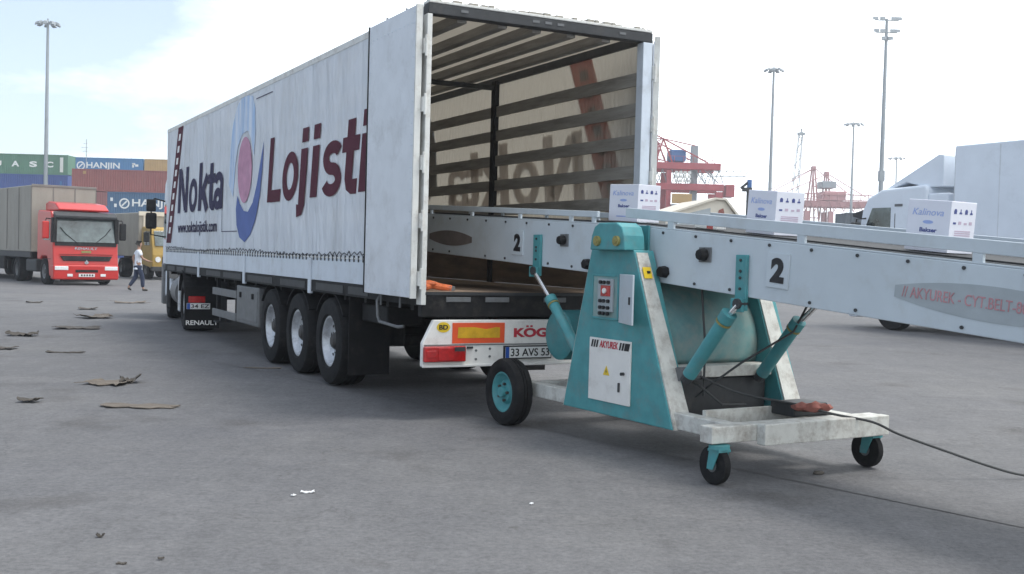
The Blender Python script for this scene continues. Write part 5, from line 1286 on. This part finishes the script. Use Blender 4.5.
# ------------------------------------------------------------------ sheds and stacks far right
sh = thing('shed', 'cream shed with sloping roof and rusty opening behind the conveyor rail', 'shed', (8.35, 46, 0), R(8))
MB().prism([(-2.05, 0), (1.0, 0), (1.0, 3.42), (.45, 4.10), (.05, 4.12), (-2.05, 3.40)], 'xz', 0, 4.6).build('walls', M['cream_wall'], sh)
rf = MB()
rf.prism([(-2.2, 3.36), (.05, 4.13), (.45, 4.11), (1.1, 3.36), (1.14, 3.42), (.48, 4.19), (.03, 4.21), (-2.22, 3.44)], 'xz', -.15, 4.75)
rf.build('roof', M['cream_wall'], sh)
MB().prism([(-1.55, 3.0), (-.15, 3.0), (-.15, 3.78), (-1.5, 3.42)], 'xz', -.02, .0).build('grey_panel', M['oval_grey'], sh)
MB().prism([(.10, 2.6), (.50, 2.6), (.52, 3.3), (.40, 3.78), (.22, 3.70), (.10, 3.3)], 'xz', -.03, .0).build('opening', M['cloth_red'], sh)

def far_stack(x0, y, n, m, lbl, ln=12.19):
    for k in range(n): container(x0, y, k * H, ln, m, lbl % ('bottom', 'upper')[k], group='pale containers beyond the conveyor')
far_stack(19.2, 95, 2, M['c_white'], 'white container beyond the conveyor between the cartons, %s of two', 6.06)
far_stack(25.5, 97, 2, M['c_white'], 'white container left of the dark container pair beyond the conveyor, %s of two', 6.06)
for k in range(2):
    container(23.2, 77, k * H - (.4 if 0 else 0), 12.19, M['c_grey'], 'dark grey container just left of the white lorry cab, %s of a pair' % ('bottom', 'top')[k], group='pale containers beyond the conveyor')

# ------------------------------------------------------------------ person walking
pe = thing('person', 'man in white shirt and navy trousers walking between the red lorry and the trailer', 'person', (-13.03, 38.2, 0), R(-60))
def skin(name, nodes, edges, m, parent, lvl=1):
    me = bpy.data.meshes.new(name); me.from_pydata([n[0] for n in nodes], edges, [])
    o = bpy.data.objects.new(name, me); col.objects.link(o); o.parent = parent
    me.materials.append(m)
    sk = o.modifiers.new('skin', 'SKIN'); sk.use_smooth_shade = True
    if not me.skin_vertices: me.skin_vertices.new()
    for i, n in enumerate(nodes):
        r = n[1]; me.skin_vertices[0].data[i].radius = r if isinstance(r, tuple) else (r, r)
    me.skin_vertices[0].data[0].use_root = True
    ss = o.modifiers.new('sub', 'SUBSURF'); ss.levels = lvl; ss.render_levels = lvl
    return o
# local frame: +y is the walking direction, x to the walker's right
N = [((0, 0, .90), (.13, .10)), ((0, .01, 1.10), (.13, .095)), ((0, .02, 1.30), (.15, .10)), ((0, .02, 1.42), (.09, .07)), ((0, .03, 1.50), .055), ((0, .05, 1.58), (.075, .085)), ((0, .05, 1.66), (.078, .09)), ((0, .045, 1.71), (.05, .06)),
     ((.18, .02, 1.38), .055), ((.24, .10, 1.14), .042), ((.20, .30, 1.05), .032), ((.18, .37, 1.04), .028),
     ((-.18, .02, 1.38), .055), ((-.25, -.12, 1.16), .042), ((-.24, -.06, .92), .032), ((-.24, -.04, .85), .028),
     ((.10, .0, .86), .085), ((.10, .14, .50), .060), ((.10, .16, .12), .040), ((.10, .18, .06), .038), ((.10, .31, .035), .030),
     ((-.10, .0, .86), .085), ((-.10, -.04, .48), .060), ((-.10, -.26, .16), .040), ((-.10, -.30, .10), .036), ((-.10, -.20, .035), .028)]
Ed = [(0, 1), (1, 2), (2, 3), (3, 4), (4, 5), (5, 6), (6, 7), (2, 8), (8, 9), (9, 10), (10, 11), (2, 12), (12, 13), (13, 14), (14, 15), (0, 16), (16, 17), (17, 18), (18, 19), (19, 20), (0, 21), (21, 22), (22, 23), (23, 24), (24, 25)]
def fingers(base, d, up, idx):
    d = Vector(d).normalized(); up = Vector(up).normalized(); sd = d.cross(up)
    for k, (off, ln) in enumerate(((-.027, .062), (-.009, .075), (.009, .070), (.026, .054))):
        p0 = Vector(base) + sd * off * .8 + d * .02; p1 = Vector(base) + sd * off + d * (.045 + ln * .45); p2 = p1 + (d * .75 + up * -.5).normalized() * ln * .5
        b = len(N); N.extend([(tuple(p0), .010), (tuple(p1), .0085), (tuple(p2), .0075)]); Ed.extend([(idx, b), (b, b + 1), (b + 1, b + 2)])
    p0 = Vector(base) + sd * -.03; p1 = p0 + (d * .6 - sd * .8).normalized() * .035; p2 = p1 + d * .03
    b = len(N); N.extend([(tuple(p0), .011), (tuple(p1), .010), (tuple(p2), .008)]); Ed.extend([(idx, b), (b, b + 1), (b + 1, b + 2)])
fingers((.18, .37, 1.04), (-.1, .9, -.1), (0, 0, 1), 11); fingers((-.24, -.04, .85), (0, .1, -1), (0, 1, 0), 15)
body = skin('body', N, Ed, M['skin'], pe, 1)
sh_ = skin('shirt', [((0, 0, .90), (.165, .125)), ((0, .01, 1.10), (.155, .115)), ((0, .02, 1.30), (.175, .118)), ((0, .02, 1.42), (.10, .08)), ((.19, .02, 1.37), .078), ((.23, .06, 1.22), .066), ((-.19, .02, 1.37), .078), ((-.235, -.06, 1.24), .066), ((0, 0, .80), (.165, .125))],
           [(0, 1), (1, 2), (2, 3), (2, 4), (4, 5), (2, 6), (6, 7), (0, 8)], M['shirt'], pe, 2)
tr_ = skin('trousers', [((0, 0, .93), (.15, .115)), ((.10, .0, .84), .105), ((.10, .14, .50), .082), ((.10, .16, .12), .062), ((-.10, .0, .84), .105), ((-.10, -.04, .48), .082), ((-.10, -.26, .16), .062)], [(0, 1), (1, 2), (2, 3), (0, 4), (4, 5), (5, 6)], M['trousers'], pe, 2)
skin('hair', [((0, .03, 1.66), (.082, .085)), ((0, .035, 1.72), (.078, .088)), ((0, .0, 1.62), (.07, .055))], [(0, 1), (0, 2)], M['hair'], pe, 2)
for pts in ([((.10, .13, .055), .05), ((.10, .33, .035), .036)], [((-.10, -.31, .11), .05), ((-.10, -.18, .035), .036)]): skin('shoe', pts, [(0, 1)], M['shoe'], pe, 1)
MB().prism([(.125, 1.605), (.155, 1.60), (.13, 1.64)], 'yz', -.012, .012).build('nose', M['skin'], pe)
for s in (-1, 1): MB().cyl((s * .032, .125, 1.645), (s * .032, .134, 1.645), .010, n=8).build('eye', M['hair'], pe)
MB().box((-.025, .12, 1.572), (.025, .132, 1.58)).build('mouth', M['maroon_print'], pe)

# ------------------------------------------------------------------ rubbish on the yard
def scrap(x, y, w, d, m, label, cat, seed, rz=0, lift=.03, fold=None, group=None, name='cardboard_scrap'):
    rr = random.Random(seed); nx, ny = 9, 6; vs = []; fs = []
    for j in range(ny + 1):
        for i in range(nx + 1):
            u, v = i / nx - .5, j / ny - .5
            e = 1 + (.16 * rr.uniform(-1, 1) if (i in (0, nx) or j in (0, ny)) else 0)
            z = .005 + lift * .5 * (abs(u) * 2) ** 2 * rr.uniform(.3, 1) + lift * .35 * rr.random()
            if fold and u > fold[0]: z += (u - fold[0]) * fold[1] * w
            vs.append((u * w * e, v * d * e * (1 + .2 * math.sin(i * 1.3 + seed)), z))
    for j in range(ny):
        for i in range(nx):
            a = j * (nx + 1) + i; fs.append((a, a + 1, a + nx + 2, a + nx + 1))
    o = MB().add(vs, fs).build(name, m, None); o.location = (x, y, 0); o.rotation_euler = (0, 0, rz)
    md = o.modifiers.new('thick', 'SOLIDIFY'); md.thickness = .006; md.offset = 1
    return tag(o, label, cat, group)
CB, CD = M['cardboard'], M['cardboard_dark']; GS = 'scraps of cardboard on the concrete'
scrap(-3.64, 10.83, .68, .26, CB, 'flat torn cardboard sheet, nearest of the two tan sheets left of the wheels', 'cardboard', 1, R(4), .02, (.25, -.05), GS)
scrap(-4.60, 12.55, .46, .40, CB, 'folded tan cardboard with raised dark corner, beyond the flat sheet', 'cardboard', 2, R(-10), .05, None, GS)
scrap(-4.40, 12.72, .22, .20, CD, 'dark folded flap standing up on the folded cardboard', 'cardboard', 22, R(20), .12, (.0, .35), GS)
scrap(-4.80, 10.95, .19, .16, CD, 'small dark crumpled scrap near the left edge', 'scrap', 3, 0, .07, None, GS)
scrap(-8.34, 18.7, .5, .3, CD, 'dark crumpled cardboard by the left edge halfway to the red lorry', 'cardboard', 4, 0, .12, None, GS)
scrap(-8.15, 20.6, .75, .5, CD, 'dark flattened cardboard between the red lorry and the tan sheets', 'cardboard', 5, .3, .06, None, GS)
scrap(-9.0, 23.7, .62, .6, CB, 'crumpled pale cardboard ahead of the man, nearest to the trailer cab', 'cardboard', 6, .8, .14, None, GS)
scrap(-6.5, 16.0, .5, .15, CD, 'low brown litter strip left of the lorry wheels', 'litter', 7, .1, .03, None, GS)
scrap(-10.3, 26.7, .4, .4, CD, 'dark scrap in front of the red lorry bumper', 'scrap', 8, .2, .07, None, GS)
scrap(-10.5, 30.2, .9, .5, CB, 'pale cardboard lying near the walking man', 'cardboard', 9, .5, .08, None, GS)
scrap(-12.6, 29.0, .4, .3, CD, 'dark scrap below the red lorry headlight', 'scrap', 19, .5, .06, None, GS)
scrap(-7.55, 16.3, .35, .25, CD, 'small dark scrap cut by the left edge', 'scrap', 10, .2, .05, None, GS)
scrap(-3.3, 14.6, .45, .08, CB, 'thin tan litter strip near the trailer tool box', 'litter', 11, .1, .02, None, GS)
scrap(-2.21, 5.95, .035, .025, CD, 'dark pebble-sized lump in the left foreground', 'scrap', 12, 0, .03, None, GS)
scrap(-1.92, 5.46, .045, .025, CD, 'dark stain-like scrap at the bottom left of the yard', 'scrap', 13, 0, .01, None, GS)
scrap(-1.75, 5.55, .03, .02, CD, 'small dark scrap at the bottom edge, right of its twin', 'scrap', 14, .4, .01, None, GS)
scrap(-1.31, 7.18, .08, .03, M['paper'], 'small white paper scrap on the open concrete', 'paper', 15, .2, .02, None, None, 'paper_scrap')
scrap(-1.38, 7.06, .03, .02, M['paper'], 'tiny white paper crumb beside the white scrap', 'paper', 16, .9, .01, None, None, 'paper_scrap')
scrap(.16, 7.0, .025, .015, M['paper'], 'tiny white crumb in the middle foreground', 'paper', 17, .9, .01, None, None, 'paper_scrap')
stn = MB().lathe([(0, .001), (0, .075), (.02, .085), (.04, .06), (.045, .001)], (0, 0, .002), 'z', 9).build('stone', M['cardboard_dark'], None, bevel=.006)
stn.scale = (.62, .30, .6); stn.location = (2.36, 8.28, 0); stn.rotation_euler = (0, 0, R(25)); tag(stn, 'brown stone lying under the conveyor front beam', 'stone')
